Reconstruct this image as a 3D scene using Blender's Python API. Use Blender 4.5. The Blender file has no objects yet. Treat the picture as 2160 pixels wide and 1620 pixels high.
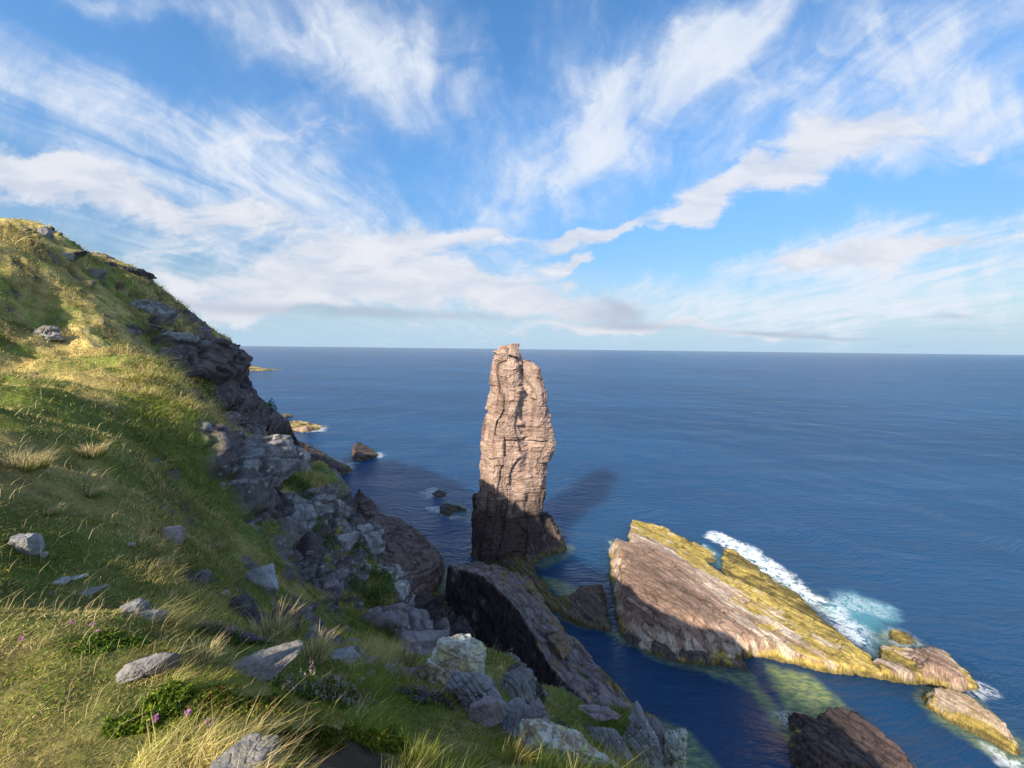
import bpy, math
import numpy as np
from mathutils import Matrix, Vector

# ---------------------------------------------------------------- camera, sky, sun
SC = bpy.context.scene
QUAL = 1.0
EYE = np.array([0.0, 0.0, 62.0])
F, CX, CY = 811.0, 1080.0, 810.0
PITCH, ROLL = math.radians(5.25), math.radians(0.65)
_f = np.array([0, math.cos(PITCH), -math.sin(PITCH)])
_u = np.array([0, math.sin(PITCH), math.cos(PITCH)])
_r = np.array([1.0, 0, 0])
CR = math.cos(ROLL) * _r + math.sin(ROLL) * _u
CU = -math.sin(ROLL) * _r + math.cos(ROLL) * _u
cam = bpy.data.cameras.new("camera")
cam.sensor_width = 36.0
cam.lens = F / 2160 * 36.0
cam.clip_start = 0.05
cam.clip_end = 120000
camo = bpy.data.objects.new("camera", cam)
SC.collection.objects.link(camo)
camo.matrix_world = Matrix(((CR[0], CU[0], -_f[0], EYE[0]), (CR[1], CU[1], -_f[1], EYE[1]),
                            (CR[2], CU[2], -_f[2], EYE[2]), (0, 0, 0, 1)))
SC.camera = camo

SUN_AZ, SUN_EL = math.radians(31), math.radians(33.2)
SUN_STRENGTH, SKY_STRENGTH = 5.0, 0.15
SC.view_settings.view_transform = 'Standard'
SC.view_settings.look = 'None'
SC.view_settings.exposure = 0.72
SC.view_settings.gamma = 1.0
SC.view_settings.use_curve_mapping = False
L = np.array([math.sin(SUN_AZ) * math.cos(SUN_EL), math.cos(SUN_AZ) * math.cos(SUN_EL), -math.sin(SUN_EL)])
sl = bpy.data.lights.new("sun", 'SUN')
sl.energy = SUN_STRENGTH
sl.angle = math.radians(0.55)
sl.color = (1.0, 0.88, 0.70)
slo = bpy.data.objects.new("sun", sl)
SC.collection.objects.link(slo)
slo.rotation_euler = Vector(L).to_track_quat('-Z', 'Y').to_euler()


class NB:
    """small node-tree writer"""
    def __init__(s, tree):
        s.t = tree
        tree.nodes.clear()

    def n(s, typ, ins=None, **kw):
        nd = s.t.nodes.new(typ)
        for k, v in kw.items():
            setattr(nd, k, v)
        for k, v in (ins or {}).items():
            sock = nd.inputs[k]
            if hasattr(v, 'is_output'):
                s.t.links.new(v, sock)
            else:
                sock.default_value = v
        return nd

    def m(s, op, a, b=0.0, c=0.0, clamp=False):
        return s.n('ShaderNodeMath', {0: a, 1: b, 2: c}, operation=op, use_clamp=clamp).outputs[0]

    def v(s, op, a, b=(0, 0, 0)):
        nd = s.n('ShaderNodeVectorMath', {0: a, 1: b}, operation=op)
        return nd.outputs['Value' if op in ('DOT_PRODUCT', 'LENGTH') else 'Vector']

    def mapr(s, x, a, b, c=0.0, d=1.0, smooth=True):
        return s.n('ShaderNodeMapRange', {'Value': x, 'From Min': a, 'From Max': b, 'To Min': c, 'To Max': d},
                   interpolation_type='SMOOTHSTEP' if smooth else 'LINEAR').outputs['Result']

    def mix(s, f, a, b, mode='MIX'):
        nd = s.n('ShaderNodeMix', data_type='RGBA', blend_type=mode)
        for k, v in ((0, f), (6, a), (7, b)):
            if hasattr(v, 'is_output'):
                s.t.links.new(v, nd.inputs[k])
            else:
                nd.inputs[k].default_value = v if k == 0 else (*v[:3], 1)
        return nd.outputs[2]

    def noise(s, vec, scale, detail=3.0, rough=0.5, dist=0.0):
        return s.n('ShaderNodeTexNoise', {'Vector': vec, 'Scale': scale, 'Detail': detail, 'Roughness': rough,
                                          'Distortion': dist}).outputs['Fac']

    def mapping(s, vec, loc=(0, 0, 0), rot=(0, 0, 0), scale=(1, 1, 1), typ='POINT'):
        return s.n('ShaderNodeMapping', {'Vector': vec, 'Location': loc, 'Rotation': rot, 'Scale': scale},
                   vector_type=typ).outputs[0]


def ray(px, py):
    return _f + CR * (px - CX) / F - CU * (py - CY) / F


def PR(px, py, r):
    d = ray(px, py)
    return EYE + d * (r / math.hypot(d[0], d[1]))


def PZ(px, py, z):
    d = ray(px, py)
    return EYE + d * ((z - EYE[2]) / d[2])


def PY(px, py, y):
    d = ray(px, py)
    return EYE + d * (y / d[1])


def build_world():
    w = bpy.data.worlds.new("World")
    SC.world = w
    w.use_nodes = True
    b = NB(w.node_tree)
    sky = b.n('ShaderNodeTexSky', sky_type='NISHITA', sun_disc=False, sun_elevation=SUN_EL,
              sun_rotation=SUN_AZ + math.pi, altitude=60, air_density=1.0, dust_density=0.6, ozone_density=1.3)
    d = b.n('ShaderNodeTexCoord').outputs['Generated']
    sep = b.n('ShaderNodeSeparateXYZ', {0: d})
    x, y, z = sep.outputs
    front = b.mapr(y, 0.02, 0.25)
    iy = b.m('DIVIDE', 1.0, b.m('MAXIMUM', y, 0.05))
    X, Z = b.m('MULTIPLY', x, iy), b.m('MULTIPLY', z, iy)
    tan = b.n('ShaderNodeCombineXYZ', {0: X, 1: Z, 2: 0.0}).outputs[0]
    iz = b.m('DIVIDE', 1.0, b.m('ADD', b.m('MAXIMUM', z, 0.0), 0.10))
    pl = b.n('ShaderNodeCombineXYZ', {0: b.m('MULTIPLY', x, iz), 1: b.m('MULTIPLY', y, iz), 2: 0.0}).outputs[0]
    # gentle warp for the cloud masks
    wn = b.n('ShaderNodeTexNoise', {'Vector': tan, 'Scale': 4.0, 'Detail': 5.0, 'Roughness': 0.6}).outputs['Color']
    warp = b.v('MULTIPLY', b.v('SUBTRACT', wn, (0.5, 0.5, 0.5)), (0.34, 0.22, 0.0))
    tw = b.v('ADD', tan, warp)

    def masks(lst, vec):
        acc = None
        for (px, py, sx, sy, ang, wt) in lst:
            dd = ray(px, py)
            loc = (dd[0] / dd[1], dd[2] / dd[1], 0)
            q = b.mapping(vec, loc, (0, 0, math.radians(-ang)), (sx / F, sy / F, 1), 'TEXTURE')
            g = b.m('EXPONENT', b.m('MULTIPLY', b.v('DOT_PRODUCT', q, q), -1.0))
            acc = b.m('MULTIPLY_ADD', g, wt, acc if acc is not None else 0.0)
        return b.m('MULTIPLY', acc, front)

    cir = b.m('ADD', masks(CIRRUS, tw), b.m('MULTIPLY', b.m('SUBTRACT', 1.0, front), 0.6))  # cloud cover added behind the view to lift the ambient fill
    cum = masks(CUMULUS, tw)
    gry = masks(GREYS, b.v('ADD', tan, b.v('MULTIPLY', warp, (0.5, 0.12, 0))))
    # streaky cirrus texture: long fibres along the wind on the cloud plane
    pw = b.n('ShaderNodeTexNoise', {'Vector': pl, 'Scale': 0.7, 'Detail': 4.0}).outputs['Color']
    plw = b.v('ADD', pl, b.v('MULTIPLY', b.v('SUBTRACT', pw, (.5, .5, .5)), (0.9, 0.9, 0)))
    st = b.mapping(plw, rot=(0, 0, math.radians(-14)), scale=(2.6, 0.55, 1))
    n1 = b.noise(st, 1.0, 9.0, 0.6, 0.4)
    st2 = b.mapping(plw, rot=(0, 0, math.radians(10)), scale=(6.0, 1.6, 1))
    n2 = b.noise(st2, 1.0, 9.0, 0.58, 0.4)
    n3 = b.noise(b.v('ADD', tan, b.v('MULTIPLY', warp, (0.6, 0.6, 0))), 6.5, 11.0, 0.62, 0.5)
    nn = b.m('ADD', b.m('MULTIPLY', n1, 0.48), b.m('ADD', b.m('MULTIPLY', n2, 0.26), b.m('MULTIPLY', n3, 0.38)))
    fib = b.m('MULTIPLY', b.m('SUBTRACT', nn, 0.56), b.m('ADD', 1.3, b.m('MULTIPLY', b.m('MAXIMUM', cir, 0.0), 3.4)))
    dens = b.m('ADD', b.m('MULTIPLY', cir, 0.72), b.m('ADD', fib, 0.05))
    a1 = b.m('MULTIPLY', b.mapr(dens, -0.05, 1.25), b.mapr(b.m('ADD', n2, n3), 0.75, 1.3, 0.62, 0.98))
    # soft heaps low over the sea, flattened towards the horizon
    cm = b.mapping(b.v('ADD', tan, b.v('MULTIPLY', warp, (.3, .3, 0))), scale=(3.2, 9.5, 1))
    c1 = b.noise(cm, 1.5, 12.0, 0.6, 0.5)
    cd = b.m('ADD', cum, b.m('MULTIPLY', b.m('SUBTRACT', c1, 0.5), 1.5))
    a2 = b.m('MULTIPLY', b.mapr(cd, 0.24, 0.72), 0.9)
    gd = b.m('ADD', gry, b.m('MULTIPLY', b.m('SUBTRACT', c1, 0.5), 1.2))
    a3 = b.mapr(gd, 0.08, 1.05, 0, 1)
    hz = b.mapr(Z, 0.0, 0.24, 0.92, 0.0)
    K = 0.61 / SKY_STRENGTH
    base = b.n('ShaderNodeHueSaturation', {'Saturation': SKY_SAT, 'Value': b.mapr(z, 0.02, 0.5, 0.43 * SKY_VAL, SKY_VAL), 'Color': sky.outputs[0]}).outputs[0]
    col = b.mix(hz, base, tuple(K * c for c in (0.46, 0.66, 0.86)))
    col = b.mix(a1, col, tuple(K * c for c in (0.80, 0.86, 0.96)))
    cc = b.mix(b.mapr(c1, 0.35, 0.66), tuple(K * c for c in (0.66, 0.71, 0.82)), tuple(K * c for c in (0.86, 0.87, 0.92)))
    col = b.mix(a2, col, cc)
    col = b.mix(b.m('MULTIPLY', a3, 0.72), col, tuple(K * c for c in (0.43, 0.50, 0.63)))
    bg = b.n('ShaderNodeBackground', {'Color': col, 'Strength': SKY_STRENGTH})
    out = b.n('ShaderNodeOutputWorld', {'Surface': bg.outputs[0]})
    w.cycles.sampling_method = 'MANUAL'
    w.cycles.sample_map_resolution = 512


SKY_SAT, SKY_VAL = 1.28, 1.0
# px, py, half-widths, tilt (deg, + = falling to the right), weight
CIRRUS = [(700, 60, 330, 110, 14, 0.9), (860, 130, 130, 80, 30, 0.5), (280, 10, 150, 25, 10, 0.4), (250, 240, 400, 95, 26, 0.62),
          (60, 190, 150, 60, 20, 0.4), (520, 330, 300, 90, 30, 0.45), (690, 420, 260, 120, 38, 0.38), (640, 230, 170, 50, 15, 0.35),
          (1000, 350, 220, 130, 40, 0.25), (1360, 190, 260, 75, -34, 0.95), (1290, 260, 130, 110, -40, 0.6), (1470, 90, 160, 60, -20, 0.5),
          (1220, 60, 70, 180, 0, 0.35), (1880, 60, 330, 90, -12, 0.55), (1650, 190, 300, 120, -25, 0.5), (1960, 210, 140, 70, -30, 0.7),
          (1900, 300, 170, 60, -15, 0.6), (2130, 260, 70, 110, -55, 0.9), (1700, 260, 250, 90, -25, 0.4),
          (1900, 525, 280, 46, -6, 1.7), (1780, 572, 230, 26, 3, 1.1), (1520, 552, 80, 12, 0, 0.5), (1120, 440, 120, 60, -20, 0.4),
          (2060, 610, 220, 50, -8, 0.9), (1700, 630, 420, 42, 0, 0.8), (1500, 665, 500, 38, 0, 0.65), (1180, 330, 130, 110, 0, .3),
          (640, 560, 400, 90, 0, 0.35), (250, 420, 400, 120, 10, 0.42), (1150, 560, 150, 60, 0, 0.2),
          (330, 120, 120, 60, 20, -0.5), (560, 170, 130, 60, 18, -0.45), (1060, 100, 50, 120, 0, -0.5), (860, 320, 110, 60, 30, -0.35),
          (1500, 520, 230, 50, -4, -0.8), (2080, 400, 130, 40, -5, -0.8), (1880, 410, 200, 30, -8, -.3), (1100, 240, 60, 120, 0, -.2)]
CUMULUS = [(1250, 690, 420, 14, 0, 0.35), (700, 560, 420, 40, 0, 0.15), (1910, 528, 240, 26, -6, 0.85), (1800, 566, 190, 16, 3, 0.6), (60, 350, 200, 55, 12, 0.7), (260, 410, 330, 50, 6, 0.6), (520, 480, 230, 40, 0, 0.45), (1650, 350, 230, 55, -25, 0.52),
           (1480, 430, 110, 40, -25, 0.62), (1850, 300, 230, 60, -18, 0.5), (1250, 510, 120, 22, -18, 0.95), (1215, 563, 50, 14, -15, 0.9),
           (880, 520, 230, 26, -2, 0.8), (640, 590, 330, 45, 2, 0.62), (950, 605, 330, 38, 3, 0.7), (1180, 640, 170, 30, 4, 0.85),
           (450, 640, 200, 35, 0, 0.7), (1900, 650, 300, 24, 0, 0.35), (1450, 690, 260, 10, 0, 0.45), (2050, 300, 60, 30, -20, .3),
           (630, 270, 140, 40, 5, 0.35), (1440, 520, 200, 40, -5, -.5), (1300, 700, 200, 10, 0, .35)]
GREYS = [(620, 655, 300, 16, 0, 0.55), (930, 665, 260, 14, 2, 0.55), (1290, 665, 90, 26, 5, 0.85), (1350, 690, 110, 8, 0, 0.6),
         (1600, 700, 130, 6, 0, 0.6), (1720, 711, 140, 5, 2, 0.75), (2000, 668, 90, 7, 0, 0.5), (1300, 640, 60, 14, 20, .5),
         (760, 600, 260, 14, 0, 0.35), (420, 640, 160, 14, 0, .4), (2050, 697, 90, 4, 0, .4), (1900, 731, 60, 3, 0, .5)]
build_world()

# ---------------------------------------------------------------- numeric helpers
def _hash(ix, iy, iz, seed):
    h = (ix.astype(np.int64) * 374761393 + iy.astype(np.int64) * 668265263 + iz.astype(np.int64) * 1274126177
         + seed * 974711).astype(np.uint32)
    h ^= h >> np.uint32(15)
    h *= np.uint32(2246822519)
    h ^= h >> np.uint32(13)
    h *= np.uint32(3266489917)
    h ^= h >> np.uint32(16)
    return h.astype(np.float32) * np.float32(1 / 4294967296.0)


def noise(p, seed=0):
    """value noise in -1..1"""
    f = np.floor(p)
    i = f.astype(np.int64)
    t = (p - f).astype(np.float32)
    t = t * t * t * (t * (t * 6 - 15) + 10)
    x, y, z = i[:, 0], i[:, 1], i[:, 2]
    tx, ty, tz = t[:, 0], t[:, 1], t[:, 2]
    r = 0
    for dx in (0, 1):
        wx = tx if dx else 1 - tx
        for dy in (0, 1):
            wy = wx * (ty if dy else 1 - ty)
            for dz in (0, 1):
                r = r + wy * (tz if dz else 1 - tz) * _hash(x + dx, y + dy, z + dz, seed)
    return r * 2 - 1


def fbm(p, octs=4, seed=0, gain=0.5):
    a, s, r = 1.0, 0.0, 0
    for k in range(octs):
        r = r + a * noise(p * (2.03 ** k) + 17.3 * k, seed + k)
        s += a
        a *= gain
    return r / s * 1.6


def rotm(ax, ay, az):
    from mathutils import Euler
    return np.array(Euler((math.radians(ax), math.radians(ay), math.radians(az))).to_matrix())


def brick(q, size, seed, warp=0.35):
    """strata broken into blocks: returns a value per block 0..1, distance to the block's edge (0..), value per layer"""
    a, b_, c = size
    w = q + warp * np.stack([noise(q / (3 * c) + k * 31.7, seed + k) for k in range(3)], 1) * np.array([a, b_, c])
    lw = w[:, 2] / c + 0.5 * noise(np.stack([np.zeros(len(q)), np.zeros(len(q)), w[:, 2] / (1.7 * c)], 1), seed + 5)
    il = np.floor(lw)
    fl = lw - il
    zero = np.zeros_like(il)
    ou = _hash(il, zero, zero, seed + 7)
    su = 0.6 + 1.1 * _hash(il, zero, zero + 3, seed + 7)
    u = w[:, 0] / (a * su) + ou * 5
    iu = np.floor(u)
    fu = u - iu
    v = w[:, 1] / (b_ * su) + _hash(il, iu, zero, seed + 9) * 5
    iv = np.floor(v)
    fv = v - iv
    bid = _hash(il, iu, iv, seed + 11)
    g = np.minimum(np.minimum(fl, 1 - fl) * c, np.minimum(np.minimum(fu, 1 - fu) * a, np.minimum(fv, 1 - fv) * b_))
    return bid, g, _hash(il, zero, zero + 9, seed + 13)


def sstep(x, a, b):
    t = np.clip((x - a) / (b - a), 0, 1)
    return t * t * (3 - 2 * t)


class TPS:
    def __init__(s, X, z, lam=1e-3):
        X = np.asarray(X, float)
        n = len(X)
        A = np.zeros((n + 3, n + 3))
        A[:n, :n] = s.k(X, X) + lam * np.eye(n)
        A[:n, n:] = np.c_[np.ones(n), X]
        A[n:, :n] = A[:n, n:].T
        s.w = np.linalg.lstsq(A, np.r_[np.asarray(z, float), 0, 0, 0], rcond=1e-9)[0]
        s.X = X

    @staticmethod
    def k(A, B):
        d2 = ((A[:, None, :] - B[None]) ** 2).sum(2) + 1e-12
        return 0.5 * d2 * np.log(d2)

    def __call__(s, Q):
        out = np.empty(len(Q))
        for i in range(0, len(Q), 40000):
            q = Q[i:i + 40000]
            out[i:i + 40000] = s.k(q, s.X) @ s.w[:-3] + s.w[-3] + q @ s.w[-2:]
        return out


def sdf(P, poly):
    """signed distance in plan, + inside"""
    poly = np.asarray(poly)[:, :2]
    d2 = np.full(len(P), 1e18)
    ins = np.zeros(len(P), bool)
    for i in range(len(poly)):
        a, b = poly[i], poly[(i + 1) % len(poly)]
        ab = b - a
        t = np.clip(((P - a) @ ab) / (ab @ ab + 1e-12), 0, 1)
        d2 = np.minimum(d2, ((P - a - t[:, None] * ab) ** 2).sum(1))
        c = ((a[1] > P[:, 1]) != (b[1] > P[:, 1]))
        with np.errstate(divide='ignore', invalid='ignore'):
            xx = a[0] + (P[:, 1] - a[1]) * (b[0] - a[0]) / (b[1] - a[1])
        ins ^= c & (P[:, 0] < xx)
    return np.where(ins, 1, -1) * np.sqrt(d2)


# ---------------------------------------------------------------- mesh helpers
def mesh_data(name, V, faces, mat=None, smooth=True, **attrs):
    """faces: list of index arrays (k,3) or (k,4)"""
    me = bpy.data.meshes.new(name)
    V = np.ascontiguousarray(V, np.float32)
    me.vertices.add(len(V))
    me.vertices.foreach_set('co', V.ravel())
    faces = [np.asarray(f, np.int32) for f in faces if len(f)]
    loops = np.concatenate([f.ravel() for f in faces])
    starts, o = [], 0
    for f in faces:
        k = f.shape[1]
        starts.append(o + np.arange(len(f)) * k)
        o += f.size
    starts = np.concatenate(starts).astype(np.int32)
    me.loops.add(len(loops))
    me.loops.foreach_set('vertex_index', loops)
    me.polygons.add(len(starts))
    me.polygons.foreach_set('loop_start', starts)
    if smooth:
        me.polygons.foreach_set('use_smooth', np.ones(len(starts), bool))
    me.update(calc_edges=True)
    for k, a in attrs.items():
        a = np.asarray(a, np.float32)
        if a.ndim == 2:
            at = me.attributes.new(k, 'FLOAT_COLOR', 'POINT')
            at.data.foreach_set('color', np.c_[a, np.ones(len(a), np.float32)].astype(np.float32).ravel())
        else:
            at = me.attributes.new(k, 'FLOAT', 'POINT')
            at.data.foreach_set('value', a)
    if mat:
        me.materials.append(mat)
    return me


def add(name, me, label=None, cat=None, group=None, kind=None, parent=None, loc=None):
    o = bpy.data.objects.new(name, me)
    SC.collection.objects.link(o)
    for k, v in (('label', label), ('category', cat), ('group', group), ('kind', kind)):
        if v:
            o[k] = v
    if loc is not None:
        o.location = loc
    if parent:
        o.parent = parent
    return o


def grid_faces(n, m, wrap=False):
    i = np.arange(n - 1)[:, None]
    j = np.arange(m if wrap else m - 1)[None]
    j2 = (j + 1) % m
    return np.stack([i * m + j, i * m + j2, (i + 1) * m + j2, (i + 1) * m + j], -1).reshape(-1, 4)


def grid_normals(V):
    du = np.gradient(V, axis=0)
    dv = np.gradient(V, axis=1)
    n = np.cross(dv, du)
    n /= np.linalg.norm(n, axis=2, keepdims=True) + 1e-9
    return n


# ---------------------------------------------------------------- materials
def rock_material(name, sc, bump, lichen=(0.52, 0.53, 0.47), lichen2=(0.50, 0.50, 0.22)):
    m = bpy.data.materials.new(name)
    m.use_nodes = True
    b = NB(m.node_tree)
    pos = b.n('ShaderNodeTexCoord').outputs['Object']
    c = b.n('ShaderNodeAttribute', attribute_name='Col').outputs['Color']
    li = b.n('ShaderNodeAttribute', attribute_name='lichen').outputs['Fac']
    n1 = b.noise(pos, sc * 0.35, 6, 0.6)
    n2 = b.noise(pos, sc * 2.2, 6, 0.65)
    val = b.m('ADD', b.mapr(n1, 0.25, 0.75, 0.62, 1.3, False), b.mapr(n2, 0.3, 0.7, -0.28, 0.28, False))
    col = b.mix(1.0, c, b.n('ShaderNodeCombineXYZ', {0: val, 1: val, 2: val}).outputs[0], 'MULTIPLY')
    ls = b.noise(b.v('ADD', pos, (13.1, 4.2, 7.7)), sc * 1.1, 7, 0.68)
    thr = b.m('SUBTRACT', 0.78, b.m('MULTIPLY', li, 0.36))
    lf = b.mapr(b.m('SUBTRACT', ls, thr), 0.0, 0.07)
    ls2 = b.noise(b.v('ADD', pos, (3.1, 14.2, 1.7)), sc * 0.6, 7, 0.65)
    lcol = b.mix(b.mapr(ls2, 0.5, 0.62), lichen, lichen2)
    col = b.mix(b.m('MULTIPLY', lf, 0.85), col, lcol)
    h = b.m('ADD', b.m('MULTIPLY', b.noise(pos, sc * 0.9, 9, 0.62), 1.0), b.m('MULTIPLY', lf, 0.05))
    bp = b.n('ShaderNodeBump', {'Strength': 0.9, 'Distance': bump, 'Height': h})
    bs = b.n('ShaderNodeBsdfPrincipled', {'Base Color': col, 'Roughness': 0.88, 'Normal': bp.outputs[0]})
    bs.inputs['Specular IOR Level'].default_value = 0.25
    b.n('ShaderNodeOutputMaterial', {0: bs.outputs[0]})
    return m


def leaf_material(name, transl=0.42):
    m = bpy.data.materials.new(name)
    m.use_nodes = True
    b = NB(m.node_tree)
    c = b.n('ShaderNodeAttribute', attribute_name='Col').outputs['Color']
    geo = b.n('ShaderNodeTexCoord').outputs['Object']
    nz = b.mapr(b.noise(geo, 9.0, 2), 0.3, 0.7, 0.8, 1.2, False)
    c = b.mix(1.0, c, b.n('ShaderNodeCombineXYZ', {0: nz, 1: nz, 2: nz}).outputs[0], 'MULTIPLY')
    d = b.n('ShaderNodeBsdfDiffuse', {'Color': c})
    t = b.n('ShaderNodeBsdfTranslucent', {'Color': c})
    mx = b.n('ShaderNodeMixShader', {0: transl, 1: d.outputs[0], 2: t.outputs[0]})
    b.n('ShaderNodeOutputMaterial', {0: mx.outputs[0]})
    return m


def ground_material():
    m = bpy.data.materials.new("hillside")
    m.use_nodes = True
    b = NB(m.node_tree)
    pos = b.n('ShaderNodeTexCoord').outputs['Object']
    c = b.n('ShaderNodeAttribute', attribute_name='Col').outputs['Color']
    rk = b.n('ShaderNodeAttribute', attribute_name='rock').outputs['Fac']
    n1 = b.noise(pos, 1.3, 8, 0.65)
    n2 = b.noise(pos, 12.0, 7, 0.65)
    val = b.m('ADD', b.mapr(n1, 0.25, 0.75, 0.6, 1.35, False), b.mapr(n2, 0.3, 0.7, -0.3, 0.3, False))
    col = b.mix(1.0, c, b.n('ShaderNodeCombineXYZ', {0: val, 1: val, 2: val}).outputs[0], 'MULTIPLY')
    ls = b.noise(b.v('ADD', pos, (13.1, 4.2, 7.7)), 2.2, 8, 0.68)
    lf = b.m('MULTIPLY', b.mapr(ls, 0.56, 0.64), rk)
    col = b.mix(b.m('MULTIPLY', lf, 0.6), col, (0.42, 0.43, 0.41))
    h = b.m('ADD', b.m('MULTIPLY', b.noise(pos, 5.0, 10, 0.65), 1.0), b.m('MULTIPLY', b.noise(pos, 0.8, 8, 0.6), 1.5))
    bp = b.n('ShaderNodeBump', {'Strength': 0.8, 'Distance': 0.12, 'Height': h})
    bs = b.n('ShaderNodeBsdfPrincipled', {'Base Color': col, 'Roughness': 0.95, 'Normal': bp.outputs[0]})
    bs.inputs['Specular IOR Level'].default_value = 0.1
    b.n('ShaderNodeOutputMaterial', {0: bs.outputs[0]})
    return m


def water_material():
    m = bpy.data.materials.new("sea_water")
    m.use_nodes = True
    b = NB(m.node_tree)
    pos = b.n('ShaderNodeTexCoord').outputs['Object']
    foam = b.n('ShaderNodeAttribute', attribute_name='foam').outputs['Fac']
    shoal = b.n('ShaderNodeAttribute', attribute_name='shoal').outputs['Fac']
    aer = b.n('ShaderNodeAttribute', attribute_name='aerated').outputs['Fac']
    # ripples, chop and swell
    wv = b.v('ADD', pos, b.v('MULTIPLY', b.v('SUBTRACT', b.n('ShaderNodeTexNoise', {'Vector': pos, 'Scale': 0.03, 'Detail': 2.0}).outputs['Color'],
                                             (.5, .5, .5)), (22, 22, 0)))
    a = b.noise(b.mapping(wv, rot=(0, 0, math.radians(28)), scale=(0.30, 1.0, 1)), 0.5, 6, 0.6)
    a2 = b.noise(b.mapping(wv, rot=(0, 0, math.radians(-22)), scale=(0.45, 1.0, 1)), 1.3, 5, 0.6)
    a3 = b.noise(b.mapping(wv, rot=(0, 0, math.radians(12)), scale=(0.25, 1.0, 1)), 0.07, 3, 0.5)
    h = b.m('ADD', b.m('MULTIPLY', a, 1.0), b.m('ADD', b.m('MULTIPLY', a2, 0.36), b.m('MULTIPLY', a3, 1.8)))
    bp = b.n('ShaderNodeBump', {'Strength': 1.0, 'Distance': 1.35, 'Height': h})
    big = b.noise(b.mapping(pos, scale=(0.4, 1, 1)), 0.006, 4, 0.6)
    deep = b.mix(b.mapr(big, 0.35, 0.65), DEEP_A, DEEP_B)
    sn = b.noise(b.mapping(pos, rot=(0, 0, math.radians(35)), scale=(1, 3.0, 1)), 0.5, 7, 0.65)
    shc = b.mix(b.mapr(sn, 0.35, 0.68), (0.08, 0.17, 0.115), (0.34, 0.41, 0.15))
    col = b.mix(b.m('MULTIPLY', shoal, 0.9), deep, shc)
    col = b.mix(b.m('MULTIPLY', aer, 0.7), col, (0.10, 0.33, 0.40))
    fn = b.noise(b.v('ADD', pos, b.v('MULTIPLY', b.v('SUBTRACT', b.n('ShaderNodeTexNoise', {'Vector': pos, 'Scale': 0.5, 'Detail': 3.0}).outputs['Color'],
                                                     (.5, .5, .5)), (4, 4, 0))), 0.5, 8, 0.6)
    ridge = b.m('SUBTRACT', 1.0, b.m('MULTIPLY', b.m('ABSOLUTE', b.m('SUBTRACT', fn, 0.5)), 7.0))
    fs = b.noise(b.mapping(pos, rot=(0, 0, math.radians(60)), scale=(0.3, 1.1, 1)), 0.8, 8, 0.6)
    fv = b.m('ADD', foam, b.m('ADD', b.m('MULTIPLY', b.m('SUBTRACT', fn, 0.5), 1.9), b.m('MULTIPLY', b.m('SUBTRACT', fs, 0.5), 1.7)))
    ff = b.m('MAXIMUM', b.m('MULTIPLY', b.mapr(fv, 0.30, 1.0), b.mapr(foam, 0.04, 0.4)),
             b.m('MULTIPLY', b.m('MULTIPLY', b.mapr(ridge, 0.35, 1.0), b.mapr(foam, 0.04, 0.5)), 0.8))
    # a rough sea never mirrors fully at grazing angles: wave faces shadow each other
    fr = b.n('ShaderNodeFresnel', {'IOR': 1.33, 'Normal': bp.outputs[0]}).outputs[0]
    fr = b.mapr(fr, 0.02, 0.9, 0.022, 0.5, False)
    df = b.n('ShaderNodeSubsurfaceScattering', {'Color': col, 'Scale': 18.0, 'Radius': (0.5, 0.8, 1.0), 'Normal': bp.outputs[0]}, falloff='BURLEY')
    gl = b.n('ShaderNodeBsdfGlossy', {'Color': (1, 1, 1, 1), 'Roughness': 0.16, 'Normal': bp.outputs[0]})
    bs = b.n('ShaderNodeMixShader', {0: fr, 1: df.outputs[0], 2: gl.outputs[0]})
    fo = b.n('ShaderNodeBsdfDiffuse', {'Color': (0.85, 0.88, 0.90, 1)})
    mx = b.n('ShaderNodeMixShader', {0: b.m('MULTIPLY', ff, 0.95), 1: bs.outputs[0], 2: fo.outputs[0]})
    b.n('ShaderNodeOutputMaterial', {0: mx.outputs[0]})
    return m


DEEP_A, DEEP_B = (0.004, 0.046, 0.132), (0.007, 0.068, 0.18)
M_FAR = rock_material("sandstone", 0.9, 0.25)
M_MID = rock_material("cliff_rock", 3.2, 0.09)
M_NEAR = rock_material("lichened_rock", 11.0, 0.03)
M_GROUND = ground_material()
M_LEAF = leaf_material("grass_blades")
M_WATER = water_material()

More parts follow.
